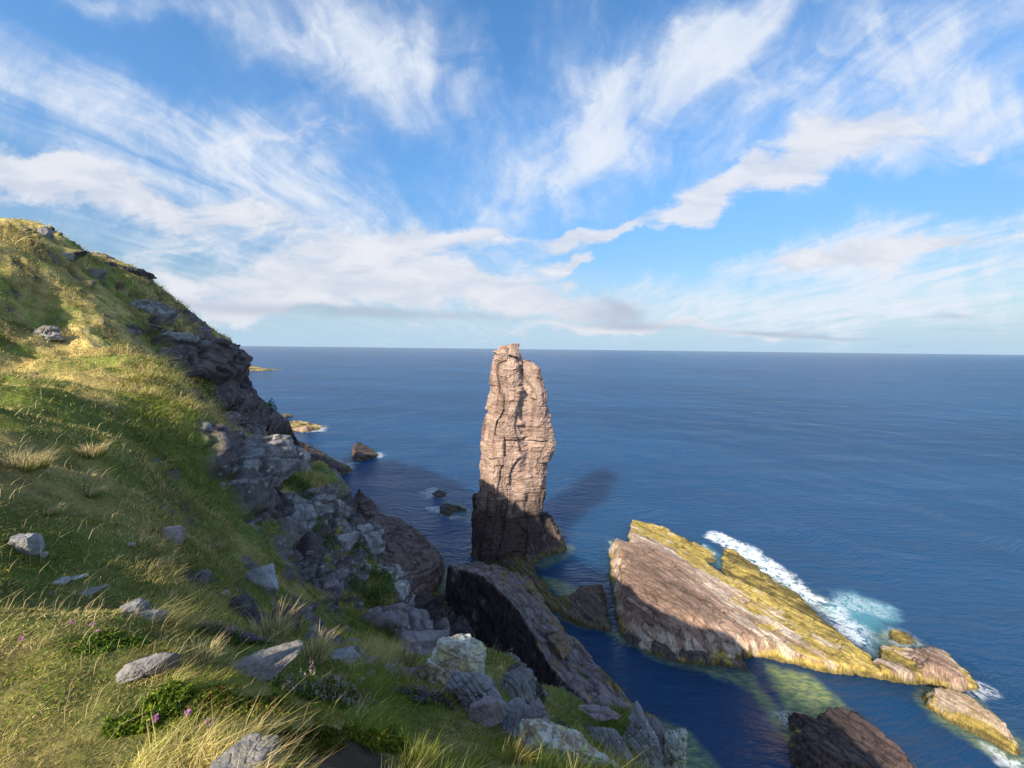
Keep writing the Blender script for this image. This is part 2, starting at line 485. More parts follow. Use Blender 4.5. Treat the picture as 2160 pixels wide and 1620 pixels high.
# ---------------------------------------------------------------- headland
# (px, py, plan distance): points read off the slope, nearest first
LAND = [(0, 1620, 2.35), (300, 1620, 1.9), (540, 1620, 1.65), (800, 1620, 1.55), (1000, 1620, 1.6), (1200, 1625, 1.75), (1400, 1620, 7.5),
        (0, 1450, 3.0), (300, 1440, 2.6), (545, 1420, 2.8), (700, 1420, 3.0), (860, 1450, 3.2), (960, 1470, 3.7), (1000, 1540, 2.65), (1100, 1560, 3.1), (880, 1540, 2.2),
        (0, 1300, 4.1), (150, 1280, 4.6), (285, 1290, 5.0), (440, 1330, 4.0), (570, 1370, 3.6), (680, 1385, 3.9), (800, 1400, 4.8), (900, 1420, 4.7),
        (0, 1150, 5.6), (55, 1165, 5.6), (200, 1150, 6.6), (350, 1160, 7.6), (470, 1250, 7.0), (520, 1290, 6.6), (600, 1320, 6.8), (680, 1330, 7.0),
        (780, 1380, 8.0), (0, 1000, 8.0), (120, 1000, 9.0), (0, 930, 9.6), (230, 1010, 11.0), (400, 1100, 13.0), (520, 1180, 13.5), (640, 1240, 14.5),
        (740, 1310, 15.0), (240, 930, 14.5), (130, 880, 15.0), (430, 1030, 17.5), (560, 1130, 18.0), (680, 1200, 20.0), (780, 1280, 20.0), (850, 1340, 18.0),
        (0, 860, 15.5), (100, 820, 20), (330, 900, 19), (420, 950, 19), (470, 910, 24), (380, 830, 25), (250, 790, 27), (0, 770, 27),
        (210, 735, 33), (60, 720, 36), (370, 800, 28), (300, 765, 31),
        (600, 1040, 24), (520, 960, 24), (700, 1100, 26), (760, 1170, 26), (820, 1230, 23), (560, 960, 29), (640, 1000, 32), (740, 1070, 31),
        (690, 1000, 36),
        (1120, 1460, 5.6), (1040, 1400, 6.2), (1200, 1500, 6.6), (1300, 1515, 8.4), (1250, 1560, 5.8), (1380, 1545, 8.6), (1150, 1510, 4.9), (1330, 1590, 6.6),
        # upper hill across the bay
        (300, 700, 48), (330, 655, 53), (200, 575, 52), (100, 520, 50), (0, 560, 44), (0, 640, 40), (100, 640, 44), (430, 745, 56), (350, 765, 47),
        (100, 492, 60), (0, 462, 56), (220, 545, 66), (350, 622, 80), (290, 580, 74), (430, 680, 76), (490, 716, 84), (410, 790, 52), (470, 800, 66),
        (500, 740, 86), (530, 860, 92), (560, 850, 100), (610, 890, 112), (640, 955, 118), (690, 1000, 128), (745, 1058, 122), (700, 1020, 118), (720, 1045, 119), (670, 985, 118), (710, 1040, 112)]
# plan points the photo does not show (x, y, z above the eye): behind and beside the camera, back of the hill
HIDDEN = [(-10.5, 4.6, -1.5), (-8.5, 2.5, -1.7), (-14, 8, -1.3), (-19, 8, -0.4), (0, 0, -1.6), (0.5, 0.6, -1.65), (-0.8, 0.5, -1.62), (-1.5, -1, -1.5), (1.5, -0.5, -1.9), (2.5, 0.8, -3.2), (-4, -2, -1.3),
          (-14, -4, -0.4), (-30, -10, 7), (-60, -20, 17), (-60, 10, 13), (-40, 12, 5), (-90, 30, 20), (-130, 0, 28), (-20, -30, 2), (-60, -70, 14),
          (0, -20, -2), (8, -12, -6), (-110, -90, 20), (-95, 75, 18), (-70, 95, 8), (-75, 60, 14), (-130, 90, 18), (-45, 100, -6), (6, -40, -4)]
EDGE = [(1500, 1620, 8.0), (1430, 1560, 9.2), (1360, 1525, 9.4), (1280, 1500, 9.2), (1200, 1480, 8.0), (1120, 1436, 7.2), (1050, 1372, 7.4),
        (960, 1385, 7.8), (905, 1395, 11.0), (905, 1385, 17.5), (870, 1300, 19.5), (840, 1215, 24), (775, 1105, 31), (745, 1050, 35), (700, 985, 39),
        (600, 915, 38), (530, 880, 36), (440, 850, 34), (400, 800, 44), (440, 790, 50), (500, 830, 66), (540, 868, 90), (590, 905, 106), (640, 975, 115),
        (690, 1030, 122), (760, 1075, 122), (735, 1030, 133), (640, 930, 135), (560, 840, 120), (505, 750, 104), (470, 700, 100), (360, 620, 100),
        (250, 560, 100)]
EDGE_TAIL = [(-150, 110), (-200, 0), (-150, -120), (10, -120), (16, -40), (13, -8), (8.2, 0.5)]


def radial(P):
    r = np.hypot(P[:, 0], P[:, 1])
    g = np.log1p(r / 1.5) / np.maximum(r, 1e-6)
    return P * g[:, None]


def HP(px, r, z):
    d = ray(px, 900)
    k = r / math.hypot(d[0], d[1])
    return (d[0] * k, d[1] * k, z)


HIDDEN += [HP(640, 70, -24), HP(720, 80, -40), HP(680, 75, -31), HP(600, 66, -18), HP(680, 92, -32), HP(600, 90, -19), HP(720, 60, -34), HP(660, 55, -26),
           HP(560, 62, -14), HP(740, 100, -42), HP(350, 100, 1.5), HP(250, 95, 4.5), HP(430, 98, -3), HP(490, 102, -7), HP(100, 85, 7), HP(0, 80, 9), HP(540, 112, -14)]


def land_model():
    pts = np.array([PR(*c) - EYE for c in LAND] + [np.array(h, float) for h in HIDDEN])
    return TPS(radial(pts[:, :2]), pts[:, 2], 4e-4)


TP = land_model()
poly = np.array([PR(*e)[:2] for e in EDGE] + EDGE_TAIL)


def land_grid():
    q = QUAL
    az = np.radians(np.r_[np.arange(-180, -58, 1.5), np.arange(-58, 36, 0.1 / q), np.arange(36, 180.1, 2.0)])
    lr = np.arange(math.log(0.3), math.log(230), 0.0085 / q)
    # base from a coarse lattice, then enlarged: the surface itself is smooth
    ca = np.radians(np.linspace(-180, 180, 361))
    cl = np.linspace(lr[0], lr[-1], 170)
    A, R = np.meshgrid(ca, np.exp(cl))
    P = np.stack([np.sin(A) * R, np.cos(A) * R], -1).reshape(-1, 2)
    Zc = TP(radial(P)).reshape(A.shape)
    fa = np.interp(az, ca, np.arange(len(ca)))
    fr = np.interp(lr, cl, np.arange(len(cl)))
    ia, ir = np.minimum(fa.astype(int), len(ca) - 2), np.minimum(fr.astype(int), len(cl) - 2)
    ta, tr = (fa - ia)[None], (fr - ir)[:, None]
    Z = (Zc[ir][:, ia] * (1 - ta) * (1 - tr) + Zc[ir + 1][:, ia] * (1 - ta) * tr + Zc[ir][:, ia + 1] * ta * (1 - tr)
         + Zc[ir + 1][:, ia + 1] * ta * tr)
    A, R = np.meshgrid(az, np.exp(lr))
    X, Y = np.sin(A) * R, np.cos(A) * R
    return az, lr, X, Y, Z, R


SOIL = [(*PR(735, 1610, 1.6)[:2], 0.2, (0.12, 0.085, 0.058)), (*PR(905, 1428, 4.5)[:2], 0.34, (0.24, 0.125, 0.085)), (*PR(835, 1425, 4.4)[:2], 0.42, (0.17, 0.12, 0.095))]


def build_land():
    az, lr, X, Y, Z, R = land_grid()
    sh = X.shape
    P2 = np.stack([X.ravel(), Y.ravel()], 1)
    R1 = R.ravel()
    p3 = np.c_[P2, np.zeros(len(P2))]
    d = sdf(P2, poly) + 0.035 * np.clip(R1, 5, 60) * fbm(p3 / np.clip(R1, 5, 60).mean() * 8.0, 4, 3)
    dout = np.maximum(-d, 0)
    z = Z.ravel().copy()
    # turf: swells, hummocks and terracettes
    amp = np.clip(R1 / 6, 0.15, 1.0)
    z += amp * (0.42 * fbm(p3 / 4.2, 3, 21) + 0.22 * fbm(p3 / 1.3, 3, 31)) + 0.03 * fbm(p3 / 0.28, 3, 41) * np.clip(R1 / 2, 0, 1)
    far = sstep(R1, 22, 40)
    tz = z * 0.9 + 0.8 * noise(p3 / 5.0, 51)
    z += far * 0.16 * (np.abs((tz % 1.0) - 0.5) - 0.25)
    z += far * (0.6 * fbm(p3 / 7.0, 4, 61) + 0.24 * fbm(p3 / 1.9, 3, 65))
    # cliffs below the edge
    stp = 2.3 + 0.9 * noise(p3 / 9.0, 71)
    cl = np.maximum(dout - 0.15, 0)
    z -= stp * cl
    z = np.maximum(z, -66.0)
    V = np.c_[P2, z].reshape(*sh, 3)
    nrm = grid_normals(V).reshape(-1, 3)
    nrm *= np.sign(nrm[:, 2:3])
    steep = np.hypot(nrm[:, 0], nrm[:, 1]) / np.maximum(nrm[:, 2], 0.05)
    rk = sstep(steep + 0.35 * fbm(np.c_[P2, z] / 2.5, 4, 81) - 0.5 * (np.degrees(np.arctan2(P2[:, 0], P2[:, 1])) < -37), 1.2, 1.6)
    jag = fbm(p3 / 0.8, 4, 87)
    rk = np.maximum(rk, sstep(dout + (0.25 + 0.012 * R1) * jag, 0.35, 0.5 + 0.006 * R1))
    # the face of the upper hill and the buttresses beyond are bare rock
    rk = np.maximum(rk, sstep(R1 + 6 * noise(p3 / 8, 83) - 86, 0, 6) * (np.degrees(np.arctan2(P2[:, 0], P2[:, 1])) > -46))
    band = np.array([PR(*c)[:2] for c in [(215, 540, 65), (250, 558, 70), (290, 585, 75), (330, 612, 79), (352, 628, 81)]])
    db = np.min([np.hypot(P2[:, 0] - a - (b - a) * 0, P2[:, 1] - c - 0 * d_) for a, b, c, d_ in [(q0, q0, q1, q1) for q0, q1 in
                np.concatenate([np.linspace(band[i], band[i + 1], 6) for i in range(len(band) - 1)])]], axis=0)
    rk = np.maximum(rk, 1 - sstep(db + 1.2 * noise(p3 / 2.0, 85), 2.2, 3.4))
    p = np.c_[P2, z]
    B = rotm(14, -8, 32)
    s = np.clip(R1 / 28, 0.22, 1.9)
    out = np.c_[nrm[:, :2], np.full(len(p), 0.25)]
    disp = np.zeros(len(p))
    lay = np.zeros(len(p))
    grv = np.ones(len(p))
    for band, (lo, hi, k) in enumerate([(0, 14, 0.3), (14, 48, 0.9), (48, 400, 2.0)]):
        mk = (R1 >= lo) & (R1 < hi) & (rk > 0.02)
        if not mk.any():
            continue
        q = p[mk] @ B.T
        i1, g1, l1 = brick(q, (3.4 * k, 2.8 * k, 1.5 * k), 101)
        i2, g2, l2 = brick(q, (1.1 * k, 0.9 * k, 0.5 * k), 131)
        disp[mk] = k * (1.3 * (i1 - 0.5) + 0.5 * (i2 - 0.5)) - 0.25 * k * (1 - sstep(g1, 0, 0.16 * k))
        lay[mk] = l1
        grv[mk] = sstep(g1, 0, 0.10 * k) * (0.5 + 0.5 * sstep(g2, 0, 0.06 * k))
    rough = fbm(p / 0.6, 4, 151)
    p = p + out * (rk * (disp + 0.12 * s * rough))[:, None]
    # the seaward profile of the far cliff falls in steps from its shoulder to the water
    prof = [ray(*c) for c in [(-200, 400), (0, 458), (90, 492), (220, 538), (290, 570), (350, 620), (430, 682), (490, 716), (505, 750), (520, 790), (540, 832), (575, 862),
                              (610, 890), (625, 928), (650, 965), (700, 1008), (745, 1064), (790, 1120)]]
    cap = R1 * np.interp(np.arctan2(p[:, 0], p[:, 1]), [math.atan2(c[0], c[1]) for c in prof], [c[2] / math.hypot(c[0], c[1]) for c in prof])
    lim = (R1 > 58) & (np.abs(np.arctan2(p[:, 0], p[:, 1])) < 0.95)
    p[lim, 2] = np.minimum(p[lim, 2], cap[lim] + 0.35 * rough[lim])
    # colours
    n1 = fbm(p3 / 3.5, 4, 201)
    n2 = fbm(p3 / 0.9, 4, 211)
    azd = np.degrees(np.arctan2(P2[:, 0], P2[:, 1]))
    tan = sstep(n1 + 0.5 * n2 + 0.55 * sstep(R1, 17, 30) * (azd < -24) + 0.25 * sstep(-azd, 30, 52) - 0.1, 0.0, 0.8)[:, None]
    grass = (1 - tan) * np.array([0.16, 0.19, 0.042]) + tan * np.array([0.43, 0.335, 0.12])
    earth = sstep(n2 - 0.25, 0.1, 0.6)[:, None] * 0.5
    grass = grass * (1 - earth) + earth * np.array([0.06, 0.05, 0.02])
    for (gx, gy, rad, sc_) in SOIL:
        k = 1 - sstep(np.hypot(P2[:, 0] - gx, P2[:, 1] - gy) + 0.12 * n2, rad * 0.7, rad * 1.15)
        grass = grass * (1 - k[:, None]) + k[:, None] * np.array(sc_)
    rc = np.array([0.13, 0.108, 0.108]) * (0.65 + 0.7 * lay[:, None]) + (fbm(p / 2.0, 3, 221)[:, None]) * 0.02
    rc = rc * (0.55 + 0.45 * grv[:, None])
    moss = (sstep(fbm(p / 3.0, 4, 231), 0.15, 0.6) * sstep(nrm[:, 2], 0.35, 0.7))[:, None] * 0.7
    rc = rc * (1 - moss) + moss * np.array([0.05, 0.075, 0.018])
    dark = sstep(-(p[:, 2] + 45), 0, 14)[:, None] * 0.5        # wave-washed foot of the cliffs
    rc = rc * (1 - dark) + dark * np.array([0.05, 0.042, 0.04])
    grass = grass * (1 + 0.45 * sstep(R1, 15, 30) * fbm(p3 / 1.7, 4, 207))[:, None]
    grass = grass * (0.72 + 0.28 * sstep(R1, 6, 30))[:, None]      # thatch, plus shade between the near blades put into the colour
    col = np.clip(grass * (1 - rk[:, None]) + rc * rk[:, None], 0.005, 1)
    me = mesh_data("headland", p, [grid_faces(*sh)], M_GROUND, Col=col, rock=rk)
    o = add("headland_terrain", me, kind='structure', loc=(0, 0, EYE[2]))
    return dict(az=az, lr=lr, V=p.reshape(*sh, 3), rk=rk.reshape(sh), tan=tan.reshape(sh), n=nrm.reshape(*sh, 3))


LG = build_land()


def ground_at(x, y, key='z'):
    """terrain height above the eye (or another field) at plan points"""
    x, y = np.atleast_1d(x), np.atleast_1d(y)
    fa = np.interp(np.arctan2(x, y), LG['az'], np.arange(len(LG['az'])))
    fr = np.interp(np.log(np.maximum(np.hypot(x, y), 0.3)), LG['lr'], np.arange(len(LG['lr'])))
    ia, ir = np.minimum(fa.astype(int), len(LG['az']) - 2), np.minimum(fr.astype(int), len(LG['lr']) - 2)
    ta, tr = fa - ia, fr - ir
    f = LG['V'][..., 2] if key == 'z' else LG[key]
    return f[ir, ia] * (1 - ta) * (1 - tr) + f[ir + 1, ia] * (1 - ta) * tr + f[ir, ia + 1] * ta * (1 - tr) + f[ir + 1, ia + 1] * ta * tr


def G(px, py, rmin=0.8, rmax=140):
    """where the ray through a photo point meets the headland (world)"""
    d = ray(px, py)
    d = d / math.hypot(d[0], d[1])
    r = np.exp(np.linspace(math.log(rmin), math.log(rmax), 3000))
    below = d[2] * r - ground_at(d[0] * r, d[1] * r) < 0
    k = int(np.argmax(below)) if below.any() else len(r) - 1
    return EYE + d * r[k]


# ---------------------------------------------------------------- rocks in the sea: slabs read from their outlines
def slab(name, label, cat, outline, ctrl, steep=2.5, res=0.3, strike=30, dip=12, lay=(3.5, 2.6, 0.6), amp=0.5, colour=None, lam=1e-3,
         mat=None, zmax=20, zout=-2.2, group=None, lichen=0.25, seed=1, edge_noise=1.0, warp=0.5, joints=(7.0, 2.3)):
    pl = np.array([PZ(x, y, 0)[:2] for x, y in outline])
    cp = np.array([PZ(x, y, z) for x, y, z in ctrl])
    o0 = np.array([pl[:, 0].mean(), pl[:, 1].mean()])
    lo, hi = pl.min(0) - 3, pl.max(0) + 3
    nx, ny = int((hi[0] - lo[0]) / res) + 2, int((hi[1] - lo[1]) / res) + 2
    X, Y = np.meshgrid(np.linspace(lo[0], hi[0], nx), np.linspace(lo[1], hi[1], ny))
    P = np.stack([X.ravel(), Y.ravel()], 1)
    p3 = np.c_[P, np.zeros(len(P))]
    d = sdf(P, pl) + edge_noise * (0.5 * fbm(p3 / 4.0, 3, seed + 1) + 0.2 * fbm(p3 / 1.0, 3, seed + 2))
    sc = 12.0
    T = TPS((cp[:, :2] - o0) / sc, cp[:, 2], lam)((P - o0) / sc)
    T = np.clip(T, 0.3, zmax)
    e = steep * (1 + 0.4 * noise(p3 / 5.0, seed + 3)) * d
    k = 0.5
    h = np.clip(0.5 + 0.5 * (e - T) / k, 0, 1)
    z = e * (1 - h) + T * h - k * h * (1 - h)
    z = np.where(d < 0, np.maximum(1.2 * d, zout), z)
    V = np.stack([X, Y, z.reshape(X.shape)], -1)
    n = grid_normals(V).reshape(-1, 3)
    n *= np.sign(n[:, 2:3])
    p = V.reshape(-1, 3)
    B = rotm(dip, 0, 0) @ rotm(0, 0, strike)
    q = p @ B.T
    i1, g1, l1 = brick(q, lay, seed + 11, warp)
    i2, g2, l2 = brick(q, tuple(x * 0.33 for x in lay), seed + 21, warp)
    pr = p @ rotm(0, 0, 60).T
    ic, gc, lc = brick(np.c_[pr[:, 0], 0.0 * pr[:, 0], pr[:, 1]], (joints[0], 1e3, joints[1]), seed + 51, 0.3)
    live = sstep(d, -0.6, 0.8)
    w3 = np.c_[n[:, 0] * 0.9, n[:, 1] * 0.9, np.full(len(p), 0.55)]
    flat = 0.3 + 0.7 * sstep(n[:, 2], 0.3, 0.65)
    dv = (1 - flat) * 0.35 * (noise(np.c_[p[:, :2] / 6.0, p[:, 2] / 0.45], seed + 41) + 0.5 * fbm(p / 1.2, 3, seed + 43)) + flat * amp * ((i1 - 0.5) + 0.6 * (l1 - 0.5) + 0.45 * (i2 - 0.5)) - amp * 0.35 * (1 - sstep(g1, 0, 0.14)) + 0.12 * amp * fbm(p / 0.5, 3, seed + 31)
    dv = dv + flat * amp * (0.75 * (ic - 0.5) - 0.4 * (1 - sstep(gc, 0, 0.16)))
    p = p + w3 * (dv * live)[:, None]
    crack = sstep(g1, 0, 0.16) * (0.6 + 0.4 * sstep(g2, 0, 0.08)) * (0.35 + 0.65 * sstep(gc, 0.02, 0.16))
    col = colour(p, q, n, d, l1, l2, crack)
    f = grid_faces(*X.shape)
    keep = (p[:, 2][f].max(1) > zout + 0.25)
    f = f[keep]
    used = np.zeros(len(p), bool)
    used[f.ravel()] = True
    idx = np.cumsum(used) - 1
    c = np.array([o0[0], o0[1], 0])
    me = mesh_data(name, p[used] - c, [idx[f]], mat or M_FAR, Col=np.clip(col[used], 0.004, 1), lichen=np.full(used.sum(), lichen))
    add(name, me, label, cat, group, loc=c)
    ROCKS.append((pl, z))


ROCKS = []
A3 = np.array


def mixc(a, b, t):
    return a * (1 - t[:, None]) + b * t[:, None]


def shore_colours(top, y_h=1.7, w_h=2.9, white=0.8, dark_h=0.25, streak=(1.0, 4.0), yellow=(0.46, 0.345, 0.085), seed=5):
    def f(p, q, n, d, l1, l2, crack):
        pr = p @ rotm(0, 0, 60).T
        st = fbm(np.c_[pr[:, 0] / 8.0, pr[:, 1] / 0.9, p[:, 2] / 6.0], 4, seed)
        b = fbm(p * A3([1, 1, 0.15]) / 3.0, 4, seed + 5)
        h = p[:, 2] + 0.9 * b + 0.7 * st
        c = np.tile(A3(top), (len(p), 1)) * (0.78 + 0.55 * l1[:, None]) * (0.9 + 0.25 * l2[:, None])
        c = mixc(c, A3(top) * 0.55, sstep(h, 5.8, 7.2) * 0.8)
        c = mixc(c, A3((0.60, 0.50, 0.39)), white * (1 - sstep(h, w_h, w_h + 1.6)) * sstep(st + 0.35 * b, -0.3, 0.35))
        yl = y_h * (0.4 + 0.6 * sstep(n[:, 2], 0.45, 0.75))
        yt = 1 - sstep(h, yl, yl + 0.7)
        c = mixc(c, A3(yellow) * 1.0, 0.92 * yt)
        c = mixc(c, A3((0.16, 0.12, 0.035)), 0.65 * yt * sstep(fbm(p / 1.1, 4, seed + 9) + 0.6 * st, 0.15, 0.8))
        c = mixc(c, A3((0.09, 0.075, 0.03)), 0.8 * (1 - sstep(p[:, 2] + 0.4 * b, dark_h, dark_h + 0.5)))
        return c * (0.38 + 0.62 * crack[:, None])
    return f


def build_sea_rocks():
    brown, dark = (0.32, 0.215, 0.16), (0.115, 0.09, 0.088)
    slab("rock_island", "long slanting rock island banded brown, white and yellow with surf along its far side", "rock",
         [(1289, 1215), (1286, 1160), (1296, 1148), (1325, 1168), (1327, 1150), (1326, 1118), (1333, 1104), (1350, 1104), (1400, 1117), (1462, 1145),
          (1503, 1168), (1510, 1186), (1490, 1190), (1512, 1206), (1530, 1215), (1524, 1200), (1520, 1178), (1528, 1160), (1548, 1158), (1602, 1198),
          (1680, 1250), (1740, 1310), (1795, 1358), (1838, 1388), (1846, 1402), (1862, 1432), (1750, 1418), (1690, 1408), (1645, 1398), (1612, 1388),
          (1560, 1392), (1520, 1400), (1440, 1396), (1370, 1376), (1315, 1345), (1297, 1300)],
         [(1345, 1125, 2.5), (1390, 1175, 6.0), (1318, 1180, 6.5), (1305, 1205, 6.5), (1320, 1235, 6.5), (1400, 1250, 7.5), (1440, 1290, 7.0), (1500, 1335, 5.0),
          (1460, 1245, 5.6), (1550, 1345, 3.6), (1600, 1370, 2.4), (1500, 1270, 4.3), (1450, 1160, 1.3), (1480, 1195, 2.0), (1530, 1220, 1.5), (1600, 1290, 1.95), (1600, 1345, 3.5), (1640, 1350, 2.6),
          (1690, 1388, 2.2), (1700, 1358, 1.9), (1660, 1270, 0.9), (1750, 1330, 0.7), (1760, 1395, 1.8), (1830, 1405, 1.2), (1370, 1310, 5.5), (1430, 1350, 4.5),
          (1500, 1380, 2.6), (1350, 1345, 3.2), (1560, 1200, 0.6), (1500, 1190, 0.8), (1600, 1225, 0.6)],
         steep=2.6, strike=60, dip=40, lay=(9, 5.0, 1.7), amp=0.85, seed=301, colour=shore_colours(brown, 1.75, 3.6, 0.95), res=0.17, lichen=0.2)
    slab("rock_skerry", "low brown rock with a cleft hump beyond the tip of the long banded island", "rock",
         [(1846, 1402), (1858, 1368), (1882, 1374), (1925, 1384), (1938, 1380), (1950, 1372), (2000, 1390), (2032, 1412), (2062, 1440), (2072, 1454), (2030, 1459),
          (1950, 1446), (1890, 1438), (1850, 1430)],
         [(1870, 1390, 1.2), (1900, 1405, 2.0), (1945, 1383, 3.0), (1955, 1400, 3.0), (1925, 1402, 1.2), (1990, 1410, 3.0), (2030, 1435, 2.0), (2060, 1450, 0.5),
          (1950, 1430, 1.6), (1880, 1425, 1.4)],
         steep=2.5, strike=60, dip=35, lay=(6, 2.0, 0.5), amp=0.45, seed=331, colour=shore_colours(brown, 0.75, 1.7), res=0.2)
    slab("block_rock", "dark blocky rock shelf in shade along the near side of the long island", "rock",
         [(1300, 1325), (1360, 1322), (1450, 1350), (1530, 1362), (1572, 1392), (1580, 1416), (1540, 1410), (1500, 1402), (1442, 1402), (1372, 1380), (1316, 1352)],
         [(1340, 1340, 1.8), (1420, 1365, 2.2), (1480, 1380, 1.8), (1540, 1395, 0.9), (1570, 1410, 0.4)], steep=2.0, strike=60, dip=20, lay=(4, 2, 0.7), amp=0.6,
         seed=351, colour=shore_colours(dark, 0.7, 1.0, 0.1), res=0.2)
    slab("seaweed_rock", "tiny mustard yellow rock by itself beyond the cleft hump", "rock",
         [(1878, 1338), (1892, 1333), (1915, 1342), (1936, 1354), (1930, 1362), (1900, 1358), (1882, 1350)],
         [(1890, 1343, 0.9), (1915, 1352, 0.8)], steep=1.6, lay=(3, 1.5, 0.4), amp=0.3, seed=361, colour=shore_colours(brown, 2.5, 2.6, 0.1), res=0.15)
    slab("seaweed_rock", "long mustard yellow slab of rock in sunlit water at the right edge", "rock",
         [(1940, 1466), (1955, 1456), (1985, 1458), (2040, 1478), (2090, 1510), (2130, 1545), (2165, 1590), (2150, 1598), (2110, 1580), (2050, 1545), (1990, 1515), (1950, 1490)],
         [(1960, 1472, 1.6), (2000, 1485, 1.8), (2050, 1515, 1.5), (2100, 1550, 1.0), (2140, 1582, 0.5)], steep=1.7, strike=60, dip=35, lay=(6, 1.8, 0.4), amp=0.35,
         seed=371, colour=shore_colours((0.27, 0.19, 0.12), 1.35, 2.4, 0.6), res=0.18)
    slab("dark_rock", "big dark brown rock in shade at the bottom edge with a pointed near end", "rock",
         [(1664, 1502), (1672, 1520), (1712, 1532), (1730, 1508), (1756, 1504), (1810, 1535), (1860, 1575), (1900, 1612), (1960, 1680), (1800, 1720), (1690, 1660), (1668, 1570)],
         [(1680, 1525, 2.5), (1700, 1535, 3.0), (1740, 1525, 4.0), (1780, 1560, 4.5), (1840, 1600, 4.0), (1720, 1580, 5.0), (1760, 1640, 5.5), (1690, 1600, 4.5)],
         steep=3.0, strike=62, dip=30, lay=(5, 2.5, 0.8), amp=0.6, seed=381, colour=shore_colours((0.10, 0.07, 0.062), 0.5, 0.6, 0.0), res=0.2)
    slab("reef_rock", "flat olive reef block in the channel between the stack and the long island", "rock",
         [(1176, 1262), (1200, 1258), (1222, 1246), (1250, 1245), (1276, 1250), (1282, 1280), (1291, 1332), (1262, 1330), (1228, 1320), (1188, 1305)],
         [(1200, 1275, 1.0), (1240, 1265, 2.4), (1265, 1268, 2.4), (1240, 1300, 2.0), (1275, 1315, 1.4)], steep=2.0, strike=65, dip=30, lay=(4, 1.4, 0.4), amp=0.45,
         seed=391, colour=shore_colours((0.15, 0.115, 0.085), 0.9, 1.2, 0.2, yellow=(0.20, 0.16, 0.05)), res=0.18)
    slab("reef_rock", "weedy reef running from the foot of the sea stack to the channel", "rock",
         [(1040, 1190), (1090, 1182), (1130, 1196), (1142, 1225), (1178, 1262), (1190, 1290), (1160, 1290), (1130, 1262), (1080, 1225)],
         [(1070, 1197, 2.0), (1110, 1205, 1.5), (1150, 1255, 1.2), (1165, 1275, 0.9)], steep=1.4, strike=60, dip=25, lay=(4, 1.6, 0.5), amp=0.5, seed=401,
         colour=shore_colours((0.12, 0.09, 0.07), 1.1, 1.2, 0.1, yellow=(0.15, 0.125, 0.04)), res=0.2)
    slab("rock_shelf", "broad sloping brown rock platform below the cliff, left of the sea stack", "rock",
         [(765, 1108), (800, 1102), (852, 1108), (895, 1142), (930, 1180), (938, 1205), (922, 1250), (905, 1300), (880, 1360), (800, 1330), (740, 1200)],
         [(790, 1120, 5), (845, 1125, 4), (800, 1180, 6.5), (880, 1170, 4.0), (915, 1200, 3.5), (850, 1220, 5.5), (890, 1240, 2.5), (880, 1290, 1.5), (820, 1260, 6)],
         steep=2.2, strike=35, dip=8, lay=(7, 3.0, 0.7), amp=0.5, seed=411, colour=shore_colours((0.17, 0.115, 0.10), 0.8, 0.9, 0.1, yellow=(0.17, 0.14, 0.04)), res=0.25)
    slab("boulder_beach", "dark jumble of boulders at the foot of the ravine beside the brown platform", "boulder beach",
         [(840, 1235), (900, 1225), (945, 1262), (1000, 1330), (1040, 1420), (960, 1500), (860, 1420), (820, 1300)],
         [(870, 1250, 2.5), (930, 1290, 2.0), (960, 1340, 3), (900, 1340, 5), (950, 1420, 6)], steep=1.5, strike=20, dip=20, lay=(1.6, 1.4, 1.1), amp=1.5, seed=421,
         colour=shore_colours((0.10, 0.085, 0.085), 0.2, 0.3, 0.0), res=0.22, warp=0.9)
    slab("stack_foot", "weedy rocks banked against the right foot of the sea stack", "rock",
         [(1100, 1188), (1110, 1140), (1135, 1128), (1160, 1134), (1180, 1142), (1196, 1156), (1188, 1166), (1160, 1172), (1140, 1182), (1120, 1192)],
         [(1130, 1142, 9), (1150, 1140, 7), (1168, 1148, 5), (1185, 1156, 2.5), (1150, 1165, 3.5), (1125, 1180, 3)], steep=3.0, strike=40, dip=15, lay=(3.5, 2.6, 1.0), amp=1.3,
         seed=426, colour=shore_colours((0.12, 0.09, 0.08), 1.6, 1.7, 0.05, yellow=(0.22, 0.19, 0.06)), res=0.22, zmax=10)
    # the knife ridge of tilted slabs between us and the stack
    slab("rock_ridge", "knife ridge of tilted purple-grey slabs, dark on its left side, before the sea stack", "rock ridge",
         [(938, 1268), (944, 1236), (1000, 1218), (1060, 1222), (1118, 1232), (1150, 1275), (1176, 1320), (1206, 1352), (1240, 1392), (1270, 1424), (1302, 1456),
          (1326, 1492), (1388, 1516), (1412, 1560), (1420, 1640), (1300, 1660), (1190, 1590), (1140, 1530), (1095, 1470), (1060, 1420), (1020, 1360), (970, 1320)],
         [(944, 1204, 8.5), (1000, 1196, 9.0), (1044, 1205, 9.5), (1075, 1245, 10.5), (1098, 1275, 11), (1112, 1330, 12), (1115, 1392, 13), (1138, 1430, 13.5),
          (1183, 1478, 12.5), (1228, 1515, 11), (1122, 1238, 4), (1138, 1270, 4.5), (1160, 1325, 4.5), (1192, 1345, 6.0), (1226, 1386, 4), (1256, 1420, 3.5), (1288, 1452, 3),
          (1310, 1492, 4), (1372, 1520, 3.0), (1180, 1400, 8.5), (1230, 1450, 7.5), (1150, 1380, 9.5), (1290, 1560, 9), (1380, 1580, 5)],
         steep=4.5, strike=70, dip=36, lay=(7.0, 4.0, 1.3), amp=0.95, seed=431, res=0.17, lichen=0.35, zmax=14.5, lam=3e-3,
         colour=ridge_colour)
    far = (0.13, 0.095, 0.085)
